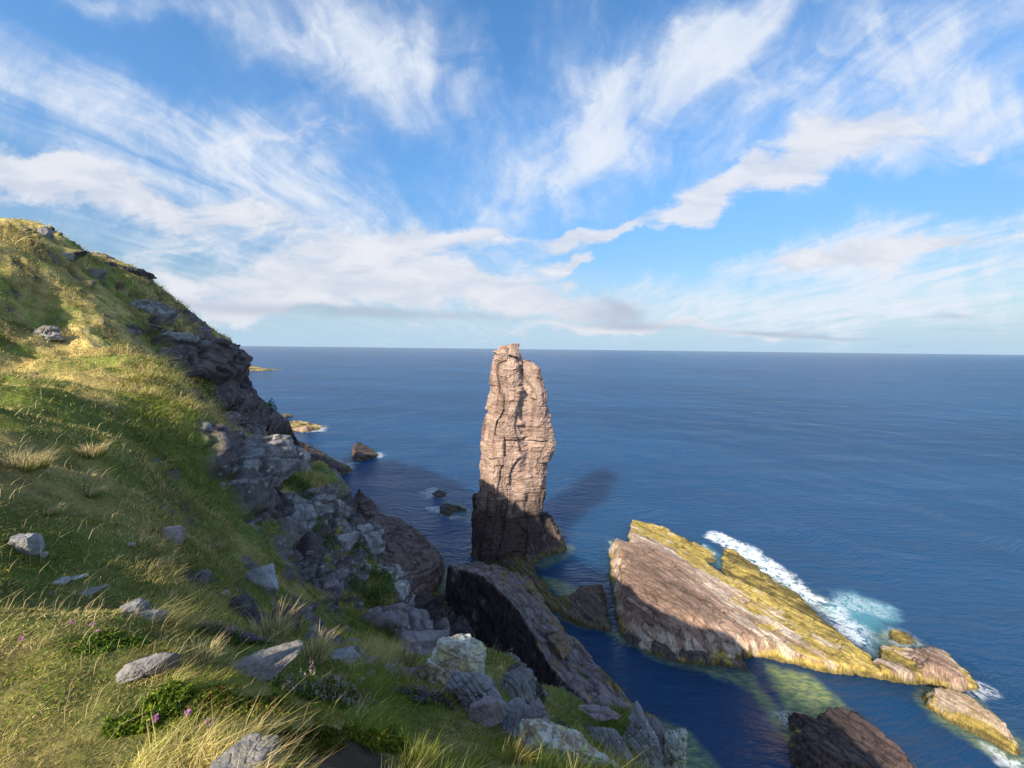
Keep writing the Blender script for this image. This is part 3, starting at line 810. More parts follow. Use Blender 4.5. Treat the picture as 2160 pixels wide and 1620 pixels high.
    slab("sea_rock", "dark wedge of rock alone in the sea left of the stack", "rock",
         [(743, 950), (752, 944), (775, 948), (798, 960), (790, 966), (762, 974), (746, 970)], [(749, 952, 3.6), (765, 956, 2.6), (785, 961, 1.2), (755, 966, 2.6)],
         steep=3.5, res=0.35, lay=(5, 3, 1.0), amp=0.9, seed=441, colour=shore_colours((0.08, 0.062, 0.058), 1.0, 1.1, 0.0, yellow=(0.15, 0.12, 0.04)), zmax=4.2, strike=60)
    slab("sea_rock", "dark low tongue of rock running out from the foot of the far cliff", "rock",
         [(625, 935), (660, 945), (700, 968), (738, 984), (744, 992), (720, 1006), (690, 1002), (640, 985), (610, 960)],
         [(640, 955, 9), (670, 966, 7), (700, 980, 5), (730, 990, 2)], steep=2.5, res=0.45, lay=(6, 4, 1.0), amp=0.9, seed=451, strike=40,
         colour=shore_colours((0.085, 0.062, 0.055), 1.4, 1.5, 0.0, yellow=(0.17, 0.13, 0.04)), zmax=9)
    slab("sea_rock", "sunlit flat-topped rock at the foot of the far cliff", "rock",
         [(590, 890), (630, 888), (665, 894), (682, 901), (670, 907), (640, 912), (600, 905)], [(615, 893, 9), (640, 894, 8), (665, 899, 4)],
         steep=3.5, res=0.7, lay=(9, 5, 1.6), amp=1.4, seed=461, colour=shore_colours((0.25, 0.18, 0.13), 0.6, 0.8, 0.2), zmax=10)
    slab("sea_rock", "thin dark reef just above the sunlit flat-topped rock", "rock", [(580, 872), (610, 874), (622, 878), (600, 882), (580, 880)], [(590, 875, 5), (610, 877, 3)],
         steep=2, res=0.8, lay=(8, 5, 1.6), amp=1.2, seed=466, colour=shore_colours(far, 1, 1, 0), zmax=6)
    slab("sea_rock", "most distant skerry, low on the sea left of the horizon gap", "rock",
         [(500, 772), (530, 773), (552, 776), (558, 778), (598, 780.3), (560, 782), (520, 783), (500, 783)], [(515, 774, 26), (535, 776, 18), (550, 778, 9), (580, 780, 3)],
         steep=2.5, res=2.6, lay=(40, 25, 6), amp=5, seed=471, colour=shore_colours((0.16, 0.13, 0.11), 4, 5, 0.2), zmax=28, edge_noise=3)
    slab("ledge_rock", "stepped brown ledges at the water, above the brown platform", "rock",
         [(742, 1058), (770, 1056), (782, 1066), (800, 1078), (796, 1090), (835, 1098), (838, 1106), (790, 1112), (745, 1108)],
         [(760, 1066, 6), (775, 1080, 4), (765, 1095, 6), (800, 1102, 3), (828, 1104, 1.5)], steep=2.8, res=0.3, lay=(4, 3, 1.3), amp=1.2, seed=481,
         colour=shore_colours((0.14, 0.10, 0.088), 1.0, 1.1, 0.0, yellow=(0.2, 0.16, 0.05)), zmax=7)
    slab("awash_rock", "small rock awash with foam, the farther of two left of the stack", "rock", [(912, 1042), (925, 1034), (940, 1040), (935, 1048), (918, 1050)], [(925, 1042, 0.6)], steep=1.2, res=0.25,
         lay=(3, 2, 0.6), amp=0.5, seed=486, colour=shore_colours((0.09, 0.075, 0.07), -1, -1, 0.0))
    slab("awash_rock", "curved rock awash with foam, the nearer of two left of the stack", "rock", [(926, 1070), (940, 1062), (968, 1066), (985, 1078), (955, 1080), (948, 1090), (930, 1082)],
         [(940, 1074, 0.6), (965, 1073, 0.3)], steep=1.2, res=0.25, lay=(3, 2, 0.6), amp=0.5, seed=491, colour=shore_colours((0.09, 0.075, 0.07), -1, -1, 0.0))


def ridge_colour(p, q, n, d, l1, l2, crack):
    b = fbm(p / 3.0, 4, 77)
    c = np.tile(A3((0.20, 0.16, 0.16)), (len(p), 1)) * (0.75 + 0.5 * l1[:, None])
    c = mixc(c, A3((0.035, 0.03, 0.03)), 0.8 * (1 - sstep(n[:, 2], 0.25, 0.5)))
    c = mixc(c, A3((0.05, 0.075, 0.02)), 0.85 * sstep(fbm(p / 2.2, 4, 79), 0.35, 0.75) * sstep(n[:, 2], 0.4, 0.7))
    c = mixc(c, A3((0.26, 0.17, 0.05)), 0.8 * sstep(fbm(p / 1.6, 4, 81) + 0.35 * (1 - sstep(d, 1, 4)), 0.35, 0.7) * sstep(n[:, 2], 0.3, 0.6))
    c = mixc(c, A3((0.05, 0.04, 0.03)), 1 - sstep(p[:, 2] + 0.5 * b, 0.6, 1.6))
    return c * (0.45 + 0.55 * crack[:, None])


build_sea_rocks()


# ---------------------------------------------------------------- the sea stack
def build_stack():
    prof = [(731, 1052, 1095), (745, 1046, 1098), (758, 1043, 1102), (760, 1042, 1119), (768, 1040, 1137), (800, 1034, 1143), (830, 1033, 1150), (860, 1027, 1156),
            (900, 1021, 1161), (940, 1018, 1166), (960, 1017, 1161), (985, 1012, 1157), (1000, 1012, 1157), (1020, 1010, 1155), (1045, 1004, 1151), (1060, 1001, 1147),
            (1070, 1000, 1147), (1085, 1000, 1134), (1100, 997, 1138), (1120, 996, 1146), (1140, 995, 1150), (1155, 995, 1150), (1170, 996, 1150), (1185, 997, 1150)]
    YS = 111.0
    zz, xl, xr = [], [], []
    for y, a, b in prof:
        A, B = PY(a, y, YS), PY(b, y, YS)
        zz.append((A[2] + B[2]) / 2)
        xl.append(A[0])
        xr.append(B[0])
    zz, xl, xr = np.array(zz)[::-1], np.array(xl)[::-1], np.array(xr)[::-1]
    n, m = int(760 * QUAL), int(620 * QUAL)
    z = np.linspace(-2.0, zz[-1], n)
    xl, xr = np.interp(z, zz, xl), np.interp(z, zz, xr)
    ph = np.linspace(0, 2 * np.pi, m, endpoint=False) + 0.001
    ex = 0.42
    cx = np.sign(np.cos(ph)) * np.abs(np.cos(ph)) ** ex
    cy = np.sign(np.sin(ph)) * np.abs(np.sin(ph)) ** ex
    rot = math.radians(24)
    ux, uy = cx * math.cos(rot) - cy * 0.62 * math.sin(rot), cx * math.sin(rot) + cy * 0.62 * math.cos(rot)
    ux /= np.abs(ux).max()
    hd = np.interp(z, [-2, 10, 30, 50, 62], [9.5, 8.8, 8.2, 6.6, 4.2])
    X = (xl + xr)[:, None] / 2 + (xr - xl)[:, None] / 2 * ux[None]
    Y = YS + 0.5 + hd[:, None] * uy[None]
    Z = np.repeat(z[:, None], m, 1)
    V = np.stack([X, Y, Z], -1)
    nr = np.stack([np.broadcast_to(ux, X.shape) / 10, np.broadcast_to(uy, X.shape) / 8], -1)
    nr /= np.linalg.norm(nr, axis=2, keepdims=True)
    p = V.reshape(-1, 3)
    nr = nr.reshape(-1, 2)
    B = rotm(3, -4, 20)
    q = p @ B.T
    i1, g1, l1 = brick(q[:, [2, 1, 0]], (6.5, 4.2, 3.2), 501, 0.55)     # tall joint-bounded columns, broken at staggered heights
    i2, g2, l2 = brick(q, (2.6, 2.2, 1.3), 521, 0.5)
    i3, g3, l3 = brick(q, (1.3, 1.2, 0.42), 541, 0.5)
    x, zt = p[:, 0], p[:, 2]
    # main cleft: the left buttress stands proud down to mid height, with a fallen block scar below
    xc = np.interp(zt, [22, 30, 34, 40, 47, 52, 57, 61], [2.5, 3.6, 2.0, 0.6, 1.4, 2.6, 2.2, 1.0]) + 0.35 * noise(p / 1.6, 561)
    front = sstep(-nr[:, 1], 0.2, 0.7)
    step = sstep(x - xc, 0, 0.5) * (1 - sstep(x - xc, 3.0, 6.5)) * sstep(zt, 24, 31) * (1 - sstep(zt, 58, 61)) * front
    xo = np.interp(zt, [40, 60], [5.2, 3.2]) + 0.4 * noise(p / 2.0, 563)
    step2 = sstep(x - xo, 0, 0.4) * (1 - sstep(x - xo, 1.5, 4)) * sstep(zt, 30, 38) * front
    bulge = 0.9 * fbm(p / np.array([6.0, 6.0, 12.0]), 3, 571)
    dv = (1.5 * (i1 - 0.5) + 0.15 * (l2 - 0.5) + 0.42 * (i2 - 0.5) + 0.20 * (i3 - 0.5) + 0.06 * (l3 - 0.5) + bulge + 0.12 * fbm(p / 0.5, 3, 581)
          - 0.30 * (1 - sstep(g1, 0, 0.14)) - 0.16 * (1 - sstep(g2, 0, 0.08)) - 0.06 * (1 - sstep(g3, 0, 0.05)) - 1.0 * step - 0.3 * step2)
    low = 1 - sstep(zt, 12, 20)
    dv = dv * (1 - 0.35 * low)
    top = 1 - sstep(zt, zz[-1] - 3, zz[-1])
    p = p.copy()
    p[:, :2] += nr * (dv * (0.25 + 0.75 * top))[:, None]
    p[:, 2] += 0.25 * (i2 - 0.5) + (1 - top) * (1.6 * (i1 - 0.6) + 0.5 * fbm(p / 1.5, 3, 577))
    b = fbm(p / 3.0, 4, 591)
    c = np.tile(A3((0.375, 0.265, 0.215)), (len(p), 1)) * (0.82 + 0.3 * l1[:, None]) * (0.86 + 0.28 * l2[:, None]) * (0.9 + 0.2 * i2[:, None])
    c = mixc(c, A3((0.42, 0.325, 0.265)), 0.6 * sstep(b, 0.1, 0.7))
    c = mixc(c, A3((0.20, 0.12, 0.095)), 0.5 * sstep(fbm(p / A3([1.6, 1.6, 9.0]), 4, 595), 0.2, 0.7))
    wet_shade = 1 - sstep(zt + 2.5 * b, 13, 25)  # wet foot, blackened up to the cast-shadow line: shade put into the colour
    c = mixc(c, A3((0.06, 0.044, 0.042)), 0.92 * wet_shade)
    c = mixc(c, A3((0.16, 0.14, 0.04)), 0.8 * (1 - sstep(zt + 1.5 * b, 1.0, 3.2)))
    crack = sstep(g1, 0, 0.14) * (0.45 + 0.55 * sstep(g2, 0, 0.09)) * (0.65 + 0.35 * sstep(g3, 0, 0.05))
    c = c * (0.52 + 0.48 * crack[:, None])
    # close the top with a slightly domed cap ring
    ctr = p.reshape(n, m, 3)[-1].mean(0)
    rings = [p.reshape(n, m, 3)]
    for s in np.linspace(0.92, 0.0, 14):
        ring = ctr + (p.reshape(n, m, 3)[-1] - ctr) * max(s, 0.01)
        ring[:, 2] += 0.35 * (1 - s) + 0.25 * noise(ring / 0.8, 601)
        rings.append(ring[None])
    W = np.concatenate(rings, 0)
    nc = W.shape[0] - n
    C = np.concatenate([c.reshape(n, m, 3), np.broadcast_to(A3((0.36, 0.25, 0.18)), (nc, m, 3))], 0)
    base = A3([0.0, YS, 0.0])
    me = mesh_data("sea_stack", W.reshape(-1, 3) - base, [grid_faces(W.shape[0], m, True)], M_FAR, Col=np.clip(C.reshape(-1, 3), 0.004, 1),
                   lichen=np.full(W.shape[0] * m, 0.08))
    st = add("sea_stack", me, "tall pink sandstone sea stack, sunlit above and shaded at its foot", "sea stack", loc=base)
    return st


STACK = build_stack()


# ---------------------------------------------------------------- faceted boulders, crags, blocks
def rock_shape(dims, seed, n=26, facets=14, rough=0.07, soft=0.016, strata=0.0, tilt=(0, 0, 0)):
    """angular stone from cut planes; unit base at z=0 middle; returns V, F"""
    rng = np.random.default_rng(seed)
    g = np.tan(np.linspace(-math.pi / 4, math.pi / 4, n))
    a, b = np.meshgrid(g, g)
    one = np.ones_like(a)
    V, Fc = [], []
    for k, (X, Y, Z) in enumerate([(a, b, one), (-a, b, -one), (one, a, b), (-one, -a, b), (-a, one, b), (a, -one, b)]):
        V.append(np.stack([X, Y, Z], -1).reshape(-1, 3))
        Fc.append(grid_faces(n, n) + k * n * n)
    V = np.concatenate(V)
    V /= np.linalg.norm(V, axis=1, keepdims=True)
    Fc = np.concatenate(Fc)
    # weld the seams
    key = np.round(V * 2e4).astype(np.int64)
    _, first, inv = np.unique(key, axis=0, return_index=True, return_inverse=True)
    inv = inv.ravel()
    V, Fc = V[first], inv[Fc]
    N = rng.normal(size=(facets, 3))
    N = np.concatenate([N, [[0, 0, 1], [0.1, 0, -1]]])
    N /= np.linalg.norm(N, axis=1, keepdims=True)
    D = rng.uniform(0.62, 1.0, len(N))
    c = V @ N.T
    rr = np.where(c > 0.05, D[None] / np.maximum(c, 0.05), 9.0)
    rr = -soft * np.log(np.exp(-rr / soft).sum(1))
    rr = np.minimum(rr, 1.35)
    P = V * rr[:, None]
    P = P * (np.asarray(dims) / 2)
    s = np.mean(dims) / 2
    nn = fbm(P / s * 1.3 + seed, 4, seed) * 0.9 + 0.6 * fbm(P / s * 5 + seed, 3, seed + 5) - 0.8 * sstep(0.12 - np.abs(fbm(P / s * 1.6 + seed * 3.1, 3, seed + 8)), 0, 0.12)
    P = P + V * (rough * s * nn)[:, None]
    if strata:
        q = P @ rotm(*tilt).T
        i1, g1, l1 = brick(q, (1.1 * s, 0.9 * s, 0.3 * s), seed + 9, 0.5)
        P = P + V * (strata * s * ((i1 - 0.5) + 0.5 * (l1 - 0.5) - 0.5 * (1 - sstep(g1, 0, 0.05 * s))))[:, None]
    return P @ rotm(*tilt), Fc


def stone(name, label, cat, px, py, wpx, hpx, depth=0.8, seed=1, col=(0.22, 0.21, 0.2), lichen=0.3, sink=0.22, tilt=(0, 0, 0), facets=14, strata=0.0,
          group=None, mat=None, at=None, n=None, rough=0.06, yaw=None, dz=0.0):
    """px, py: foot of the stone in the photo, wpx x hpx its apparent size"""
    g = G(px, py) if at is None else PR(px, py, at)
    dist = float((g - EYE) @ _f)
    s = dist / F
    w, h = wpx * s, hpx * s
    dl = math.atan2(EYE[2] - g[2], math.hypot(g[0], g[1]))
    sd, cd = abs(math.sin(dl)), max(0.4, math.cos(dl))
    depth = min(depth, 0.95 * h / max(w * sd, 1e-3)) if sd > 0.2 else depth
    h = max(0.3 * h, (h - 0.62 * w * depth * sd) / cd) / (1 - sink)
    tilt = (tilt[0], -tilt[1], tilt[2])
    n = n or (34 if wpx > 55 else 20 if wpx > 25 else 12)
    P, Fc = rock_shape((w * 1.05, w * depth * 1.05, h * 1.1), seed, n, facets, rough, strata=strata, tilt=tilt)
    yaw = math.atan2(-g[0], g[1]) if yaw is None else math.radians(yaw)
    c, s_ = math.cos(yaw), math.sin(yaw)
    P = np.c_[P[:, 0] * c - P[:, 1] * s_, P[:, 0] * s_ + P[:, 1] * c, P[:, 2]]
    P[:, 2] -= P[:, 2].min() + h * sink
    fb = fbm(P / (w * 0.4) + seed, 4, seed + 3)
    fc = np.tile(A3(col), (len(P), 1)) * (1 + 0.28 * fb[:, None])
    d = ray(px, py)
    base = g.copy()
    base[:2] += (d[:2] / np.linalg.norm(d[:2])) * w * depth * 0.32
    base[2] = g[2] + dz if at is not None else EYE[2] + ground_at(base[0], base[1])[0] * 0.5 + (g[2] - EYE[2]) * 0.5 + dz
    me = mesh_data(name, P, [Fc], mat or (M_NEAR if dist < 9 else M_MID), Col=np.clip(fc, 0.01, 1), lichen=np.full(len(P), lichen))
    return add(name, me, label, cat, group, loc=base)


def slope_frame(g):
    """ground normal averaged over the neighbourhood, horizontal axis, up-slope axis"""
    r = math.hypot(g[0], g[1])
    e = 0.06 * r
    x, y = g[0], g[1]
    zx = (ground_at(x + e, y) - ground_at(x - e, y))[0] / (2 * e)
    zy = (ground_at(x, y + e) - ground_at(x, y - e))[0] / (2 * e)
    n = A3([-zx, -zy, 1.0])
    n /= np.linalg.norm(n)
    return n


def outcrop(name, label, cat, px, py, wpx, hpx, seed, col, lichen=0.4, bulge=0.24, block=0.24, tilt=25, mat=None, at=None, group=None, res=90, lean=0.42):
    """bare rock breaking out of the slope: a shield of joint blocks whose rim dives under the turf; px, py = centre in the photo"""
    g = G(px, py) if at is None else PR(px, py, at)
    s = float((g - EYE) @ _f) / F
    view = (g - EYE) / np.linalg.norm(g - EYE)
    n = slope_frame(g)
    n = n * (1 - lean) - view * lean          # rock faces stand steeper than the turf, towards the open side
    n /= np.linalg.norm(n)
    t1 = np.cross(A3([0, 0, 1.0]), n)
    t1 /= np.linalg.norm(t1)
    if t1 @ CR < 0:
        t1 = -t1
    t2 = np.cross(n, t1)
    if t2[2] < 0:
        t2 = -t2
    W = wpx * s / max(0.35, abs(t1 @ CR))
    H = hpx * s / max(0.45, abs(t2 @ CU))
    m = int(res * max(0.5, min(2.0, H / W)))
    u, v = np.meshgrid(np.linspace(-0.62, 0.62, res), np.linspace(-0.62, 0.62, m))
    P = g + (u * W)[..., None] * t1 + (v * H)[..., None] * t2
    p = P.reshape(-1, 3)
    S = min(W, H)
    wob = fbm(np.c_[u.ravel() * 2.2, v.ravel() * 2.2, np.zeros(u.size)] + seed, 4, seed)
    rad = np.hypot(u.ravel(), v.ravel()) / 0.5 + 0.32 * wob
    q = p @ rotm(tilt, 18, 25).T
    i1, g1, l1 = brick(q, (0.62 * S, 0.5 * S, 0.34 * S), seed + 11, 0.5)
    i2, g2, l2 = brick(q, (0.24 * S, 0.2 * S, 0.13 * S), seed + 21, 0.5)
    dome = 1 - sstep(rad, 0.55, 1.12)
    h = S * (bulge * dome - 0.16 + dome * block * ((i1 - 0.5) + 0.45 * (i2 - 0.5)) - 0.05 * dome * (1 - sstep(g1, 0, 0.03 * S)) - 0.35 * (1 - dome)
             + 0.03 * fbm(p / (0.12 * S), 4, seed + 31) * dome)
    p = p + n * h[:, None]
    b = fbm(p / (0.4 * S), 4, seed + 41)
    c = np.tile(A3(col), (len(p), 1)) * (0.85 + 0.3 * i1[:, None] + 0.22 * b[:, None])
    c = c * (0.45 + 0.55 * (sstep(g1, 0, 0.03 * S) * (0.55 + 0.45 * sstep(g2, 0, 0.015 * S)))[:, None])
    f = grid_faces(*u.shape)
    f = f[dome[f].max(1) > 0.02]
    me = mesh_data(name, p - g, [f], mat or (M_NEAR if s * F < 9 else M_MID), smooth=False, Col=np.clip(c, 0.01, 1), lichen=np.full(len(p), lichen))
    return add(name, me, label, cat, group, loc=g)

# ---------------------------------------------------------------- sea
def build_sea():
    q = QUAL
    az = np.radians(np.r_[np.arange(-115, -40, 1.0), np.arange(-40, 60, 0.12 / q), np.arange(60, 116, 1.0)])
    lr = np.r_[np.linspace(math.log(25), math.log(52), 12)[:-1], np.arange(math.log(52), math.log(320), 0.004 / q), np.linspace(math.log(325), math.log(90000), 120)]
    A, R = np.meshgrid(az, np.exp(lr))
    X, Y = np.sin(A) * R, np.cos(A) * R
    P = np.stack([X.ravel(), Y.ravel()], 1)
    p3 = np.c_[P, np.zeros(len(P))]
    shoal = np.zeros(len(P))
    foam = np.zeros(len(P))
    near = np.hypot(P[:, 0], P[:, 1]) < 330
    wob = 1.6 * fbm(p3[near] / 5, 4, 801) + 0.5 * fbm(p3[near] / 1.2, 3, 805)
    Pn = P[near]
    sh, fo, ae = np.zeros(len(Pn)), np.zeros(len(Pn)), np.zeros(len(Pn))

    def zpoly(pts):
        return np.array([PZ(x, y, 0)[:2] for x, y in pts])
    # shallow ledges under the surface
    for pts, w, k in [([(1615, 1398), (1700, 1420), (1790, 1500), (1830, 1560), (1950, 1640), (1700, 1640), (1665, 1520), (1630, 1450)], 1.0, 1.5),
                      ([(1480, 1410), (1580, 1420), (1650, 1500), (1690, 1600), (1620, 1500), (1560, 1450)], 0.75, 1.5),
                      ([(1120, 1215), (1180, 1225), (1240, 1250), (1195, 1262), (1140, 1235)], 0.8, 2.0),
                      ([(1060, 1175), (1190, 1145), (1215, 1155), (1195, 1175), (1150, 1200)], 0.5, 2.0),
                      ([(1390, 1515), (1450, 1540), (1530, 1640), (1400, 1640)], 0.85, 1.5),
                      ([(1940, 1470), (1960, 1452), (2060, 1480), (2170, 1570), (2180, 1640), (2050, 1570), (1960, 1515)], 0.75, 1.5),
                      ([(1830, 1385), (1850, 1340), (1880, 1330), (1950, 1360), (1930, 1385)], 0.6, 1.5),
                      ([(1500, 1125), (1560, 1140), (1650, 1200), (1740, 1260), (1780, 1300), (1740, 1310), (1600, 1195)], 0.30, 2.0),
                      ([(1140, 1270), (1190, 1310), (1290, 1340), (1310, 1360), (1440, 1410), (1580, 1425), (1500, 1400), (1300, 1330), (1200, 1290)], 0.6, 1.2),
                      ([(915, 1215), (945, 1200), (955, 1225), (940, 1262), (905, 1270)], 0.8, 2.0),
                      ([(1286, 1160), (1282, 1140), (1320, 1140), (1330, 1160)], 0.7, 1.0), ([(920, 1050), (985, 1070), (1000, 1100), (950, 1095)], 0.35, 2.0)]:
        d = sdf(Pn, zpoly(pts)) + 0.55 * wob
        sh = np.maximum(sh, w * sstep(d, -k * 0.7, k * 0.7))
    # breaking water and foam trails
    for pts, w, k in [([(1496, 1122), (1520, 1122), (1560, 1142), (1600, 1160), (1660, 1205), (1700, 1235), (1735, 1268), (1712, 1275), (1660, 1240), (1600, 1200), (1548, 1160), (1500, 1142)], 1.0, 1.0),
                      ([(1720, 1275), (1760, 1265), (1800, 1310), (1850, 1360), (1850, 1378), (1830, 1375), (1770, 1330)], 0.62, 1.6),
                      ([(1740, 1270), (1800, 1252), (1880, 1280), (1860, 1300), (1800, 1290)], 0.42, 2.0),
                      ([(1478, 1140), (1505, 1165), (1512, 1180), (1496, 1175)], 0.7, 0.6),
                      ([(885, 1038), (915, 1030), (940, 1052), (900, 1050)], 0.55, 1.5), ([(905, 1070), (930, 1068), (950, 1092), (990, 1092), (930, 1084)], 0.6, 1.0),
                      ([(735, 966), (742, 972), (760, 978), (748, 978)], 0.5, 1.5), ([(795, 952), (806, 958), (800, 966)], 0.6, 1.5),
                      ([(690, 965), (742, 985), (735, 998), (742, 978)], 0.5, 1.5), ([(665, 890), (690, 898), (684, 910), (650, 912)], 0.6, 2.0),
                      ([(2080, 1570), (2130, 1595), (2170, 1610), (2170, 1640), (2120, 1610)], 0.75, 1.0), ([(1280, 1138), (1300, 1140), (1288, 1165), (1280, 1160)], 0.5, 0.8),
                      ([(1650, 1500), (1666, 1505), (1668, 1530), (1655, 1520)], 0.5, 1.0), ([(2066, 1440), (2076, 1446), (2078, 1458), (2060, 1462)], 0.5, 0.6),
                      ([(1880, 1325), (1915, 1335), (1945, 1355), (1905, 1375), (1870, 1365)], 0.36, 1.0), ([(1600, 1512), (1640, 1500), (1668, 1540), (1620, 1545)], 0.22, 1.5)]:
        d = sdf(Pn, zpoly(pts)) + 1.1 * wob
        fo = np.maximum(fo, 0.58 * w * sstep(d, -2.2 * k, 1.6 * k))
    for pts in [[(1740, 1285), (1800, 1250), (1880, 1280), (1870, 1310), (1820, 1330), (1770, 1310)], [(1520, 1130), (1600, 1165), (1720, 1265), (1690, 1270)],
                [(1490, 1150), (1520, 1170), (1525, 1195), (1505, 1185)], [(1800, 1330), (1860, 1360), (1840, 1385)]]:
        ae = np.maximum(ae, sstep(sdf(Pn, zpoly(pts)) + wob, -2.5, 1.5))
    shoal[near], foam[near] = sh, fo
    aer = np.zeros(len(P))
    aer[near] = ae
    me = mesh_data("sea", p3, [grid_faces(*X.shape)], M_WATER, foam=foam, shoal=shoal, aerated=aer)
    add("sea", me, kind='structure')


build_sea()

# ---------------------------------------------------------------- crags, boulders and stones on the headland
GREY, PALE, DARK, BUFF, PURP = (0.23, 0.215, 0.215), (0.30, 0.29, 0.27), (0.10, 0.09, 0.09), (0.36, 0.29, 0.21), (0.18, 0.155, 0.155)


def build_stones():
    C = lambda *a, **k: outcrop("crag", a[0], "crag", *a[1:], **k)
    # mid slope outcrops, from the spur down to the ravine
    C("broad grey lichen-spotted crag under the grassy spur, largest on the slope", 500, 1000, 145, 132, 11, GREY, lichen=0.55, res=130)
    C("pale lichened crag just behind the largest crag, below the spur's end", 572, 982, 92, 75, 12, (0.27, 0.26, 0.25), lichen=0.62, res=100)
    C("dark split crag right below the largest crag, with a black gully beside it", 572, 1075, 75, 114, 13, DARK, lichen=0.2, bulge=0.25, res=90)
    C("smooth grey slab tilted steeply in the middle of the green slope", 620, 1100, 75, 106, 14, (0.22, 0.21, 0.215), lichen=0.4, block=0.12, res=90)
    C("grey crag with whitish lichen on the cliff edge, above the brown platform", 668, 1072, 84, 79, 15, GREY, lichen=0.6, res=100)
    C("jointed grey crag between green ledges, half way down the cliff edge", 705, 1130, 84, 97, 16, GREY, lichen=0.55, res=100)
    C("upright lichened fin of rock on the edge, beside the brown platform's top", 765, 1145, 62, 114, 17, (0.23, 0.225, 0.22), lichen=0.55, res=80)
    C("low dark crag with a white lichen cap in the green gully", 640, 1220, 58, 70, 18, DARK, lichen=0.5, res=70)
    C("rounded grey crag low in the green gully, right of the dark one", 698, 1240, 70, 70, 19, PURP, lichen=0.4, res=80)
    C("grey crag on the edge below the upright fin, facing the platform", 828, 1235, 62, 97, 20, GREY, lichen=0.7, res=80)
    C("large cracked purple-grey buttress at the lip of the ravine", 850, 1335, 119, 123, 21, PURP, lichen=0.5, res=130, tilt=65, at=15.5, block=0.14)
    C("small spotted crag low in the gully above the scree", 750, 1215, 58, 62, 22, GREY, lichen=0.55, res=70)
    # dark cliff across the bay
    C("dark blocky crag with a pale sunlit top, at the brow of the far cliff", 430, 760, 115, 100, 31, (0.15, 0.125, 0.12), lichen=0.35, res=110, bulge=0.45, at=54)
    C("long dark crag running into the turf left of the pale-topped crag", 335, 765, 120, 62, 32, (0.14, 0.115, 0.115), lichen=0.35, res=110, at=50)
    C("dark crag forming the seaward shoulder of the far cliff", 462, 742, 60, 100, 33, (0.13, 0.115, 0.11), lichen=0.4, res=90, at=72)
    C("dark buttress below the shoulder of the far cliff, over the sea", 488, 825, 70, 110, 34, (0.12, 0.095, 0.095), lichen=0.15, res=100, at=78)
    C("stacked grey stones on the far turf, white on top", 324, 658, 40, 44, 35, (0.24, 0.23, 0.225), lichen=0.6, res=50, bulge=0.6)
    C("flat pale outcrop in the turf above the dark cliff", 350, 705, 56, 26, 36, (0.28, 0.27, 0.255), lichen=0.6, res=60)
    C("long dark rock band under the skyline of the far hill", 236, 562, 50, 20, 37, (0.10, 0.09, 0.09), lichen=0.3, res=110, lean=0.4)
    B = lambda *a, **k: stone("boulder", a[0], "boulder", *a[1:], **{"sink": 0.38, **k})
    B("grey boulder standing up on the skyline of the hill", 92, 497, 30, 22, seed=41, col=GREY, lichen=0.4, n=26)
    B("small grey boulder on the far turf just below the skyline boulder", 142, 545, 26, 15, seed=42, col=GREY, lichen=0.4)
    B("lone round boulder on the far turf, half way along the skyline", 200, 585, 30, 20, seed=43, col=(0.19, 0.17, 0.165), lichen=0.3)
    B("flat streaky stone lying in the bright far turf near the left edge", 97, 712, 44, 22, depth=1.1, seed=44, col=(0.25, 0.23, 0.21), lichen=0.4, strata=0.25, n=30)
    B("white-faced boulder in shaded turf near the left edge", 56, 1166, 58, 44, seed=45, col=(0.25, 0.245, 0.235), lichen=0.4, facets=14, n=40)
    B("little pale stone at the foot of the white-faced boulder", 92, 1176, 16, 11, seed=46, col=PALE)
    B("pale pink-tinged stone half buried at the end of a grassy bank", 358, 1140, 36, 34, seed=47, col=(0.30, 0.25, 0.24), lichen=0.4, facets=9)
    B("small white stone in the turf left of the half buried pink one", 276, 1152, 16, 11, seed=48, col=(0.42, 0.41, 0.39))
    B("thin white stone lying flat in shaded turf, the left of a pair", 130, 1233, 34, 15, depth=1.2, seed=49, col=(0.36, 0.35, 0.33))
    B("thin white stone lying flat in shaded turf, the right of a pair", 157, 1224, 36, 9, depth=1.0, seed=50, col=(0.33, 0.32, 0.30))
    B("low grey stone at the edge of the sunny grass, left of the boulder pair", 186, 1258, 46, 16, depth=1.0, seed=51, col=(0.22, 0.21, 0.19))
    B("round blue-grey boulder, the bigger of two side by side", 288, 1300, 66, 50, seed=52, col=(0.185, 0.185, 0.19), lichen=0.25, n=44, facets=26, rough=0.04, depth=0.6)
    B("small grey boulder leaning on the bigger of two side by side", 320, 1312, 42, 30, seed=53, col=(0.27, 0.265, 0.27), lichen=0.3, n=34, facets=16, rough=0.04)
    B("light grey boulder at the head of the gully, above two dark boulders", 545, 1235, 66, 52, seed=54, col=(0.26, 0.26, 0.265), lichen=0.5, n=44)
    B("dark rounded boulder in the gully, left of a matching one", 513, 1300, 56, 58, seed=55, col=(0.105, 0.10, 0.105), lichen=0.2, n=40, facets=22, depth=0.6)
    B("dark cracked boulder at the gully's edge, right of a matching one", 600, 1325, 62, 66, seed=56, col=(0.12, 0.115, 0.12), lichen=0.3, n=44, facets=22, depth=0.6)
    B("small cream stone above the dark rounded boulder", 476, 1258, 22, 16, seed=57, col=(0.36, 0.34, 0.29))
    B("streaked flat boulder in front, left of the mossy one", 303, 1440, 100, 34, depth=0.7, seed=58, col=(0.22, 0.205, 0.20), lichen=0.3, strata=0.06, tilt=(70, 20, 10), n=54, facets=10)
    B("large wedge-shaped boulder with moss in front and a shaded right end", 545, 1432, 142, 54, depth=0.6, seed=59, col=(0.20, 0.185, 0.165), lichen=0.2, n=60, facets=9)
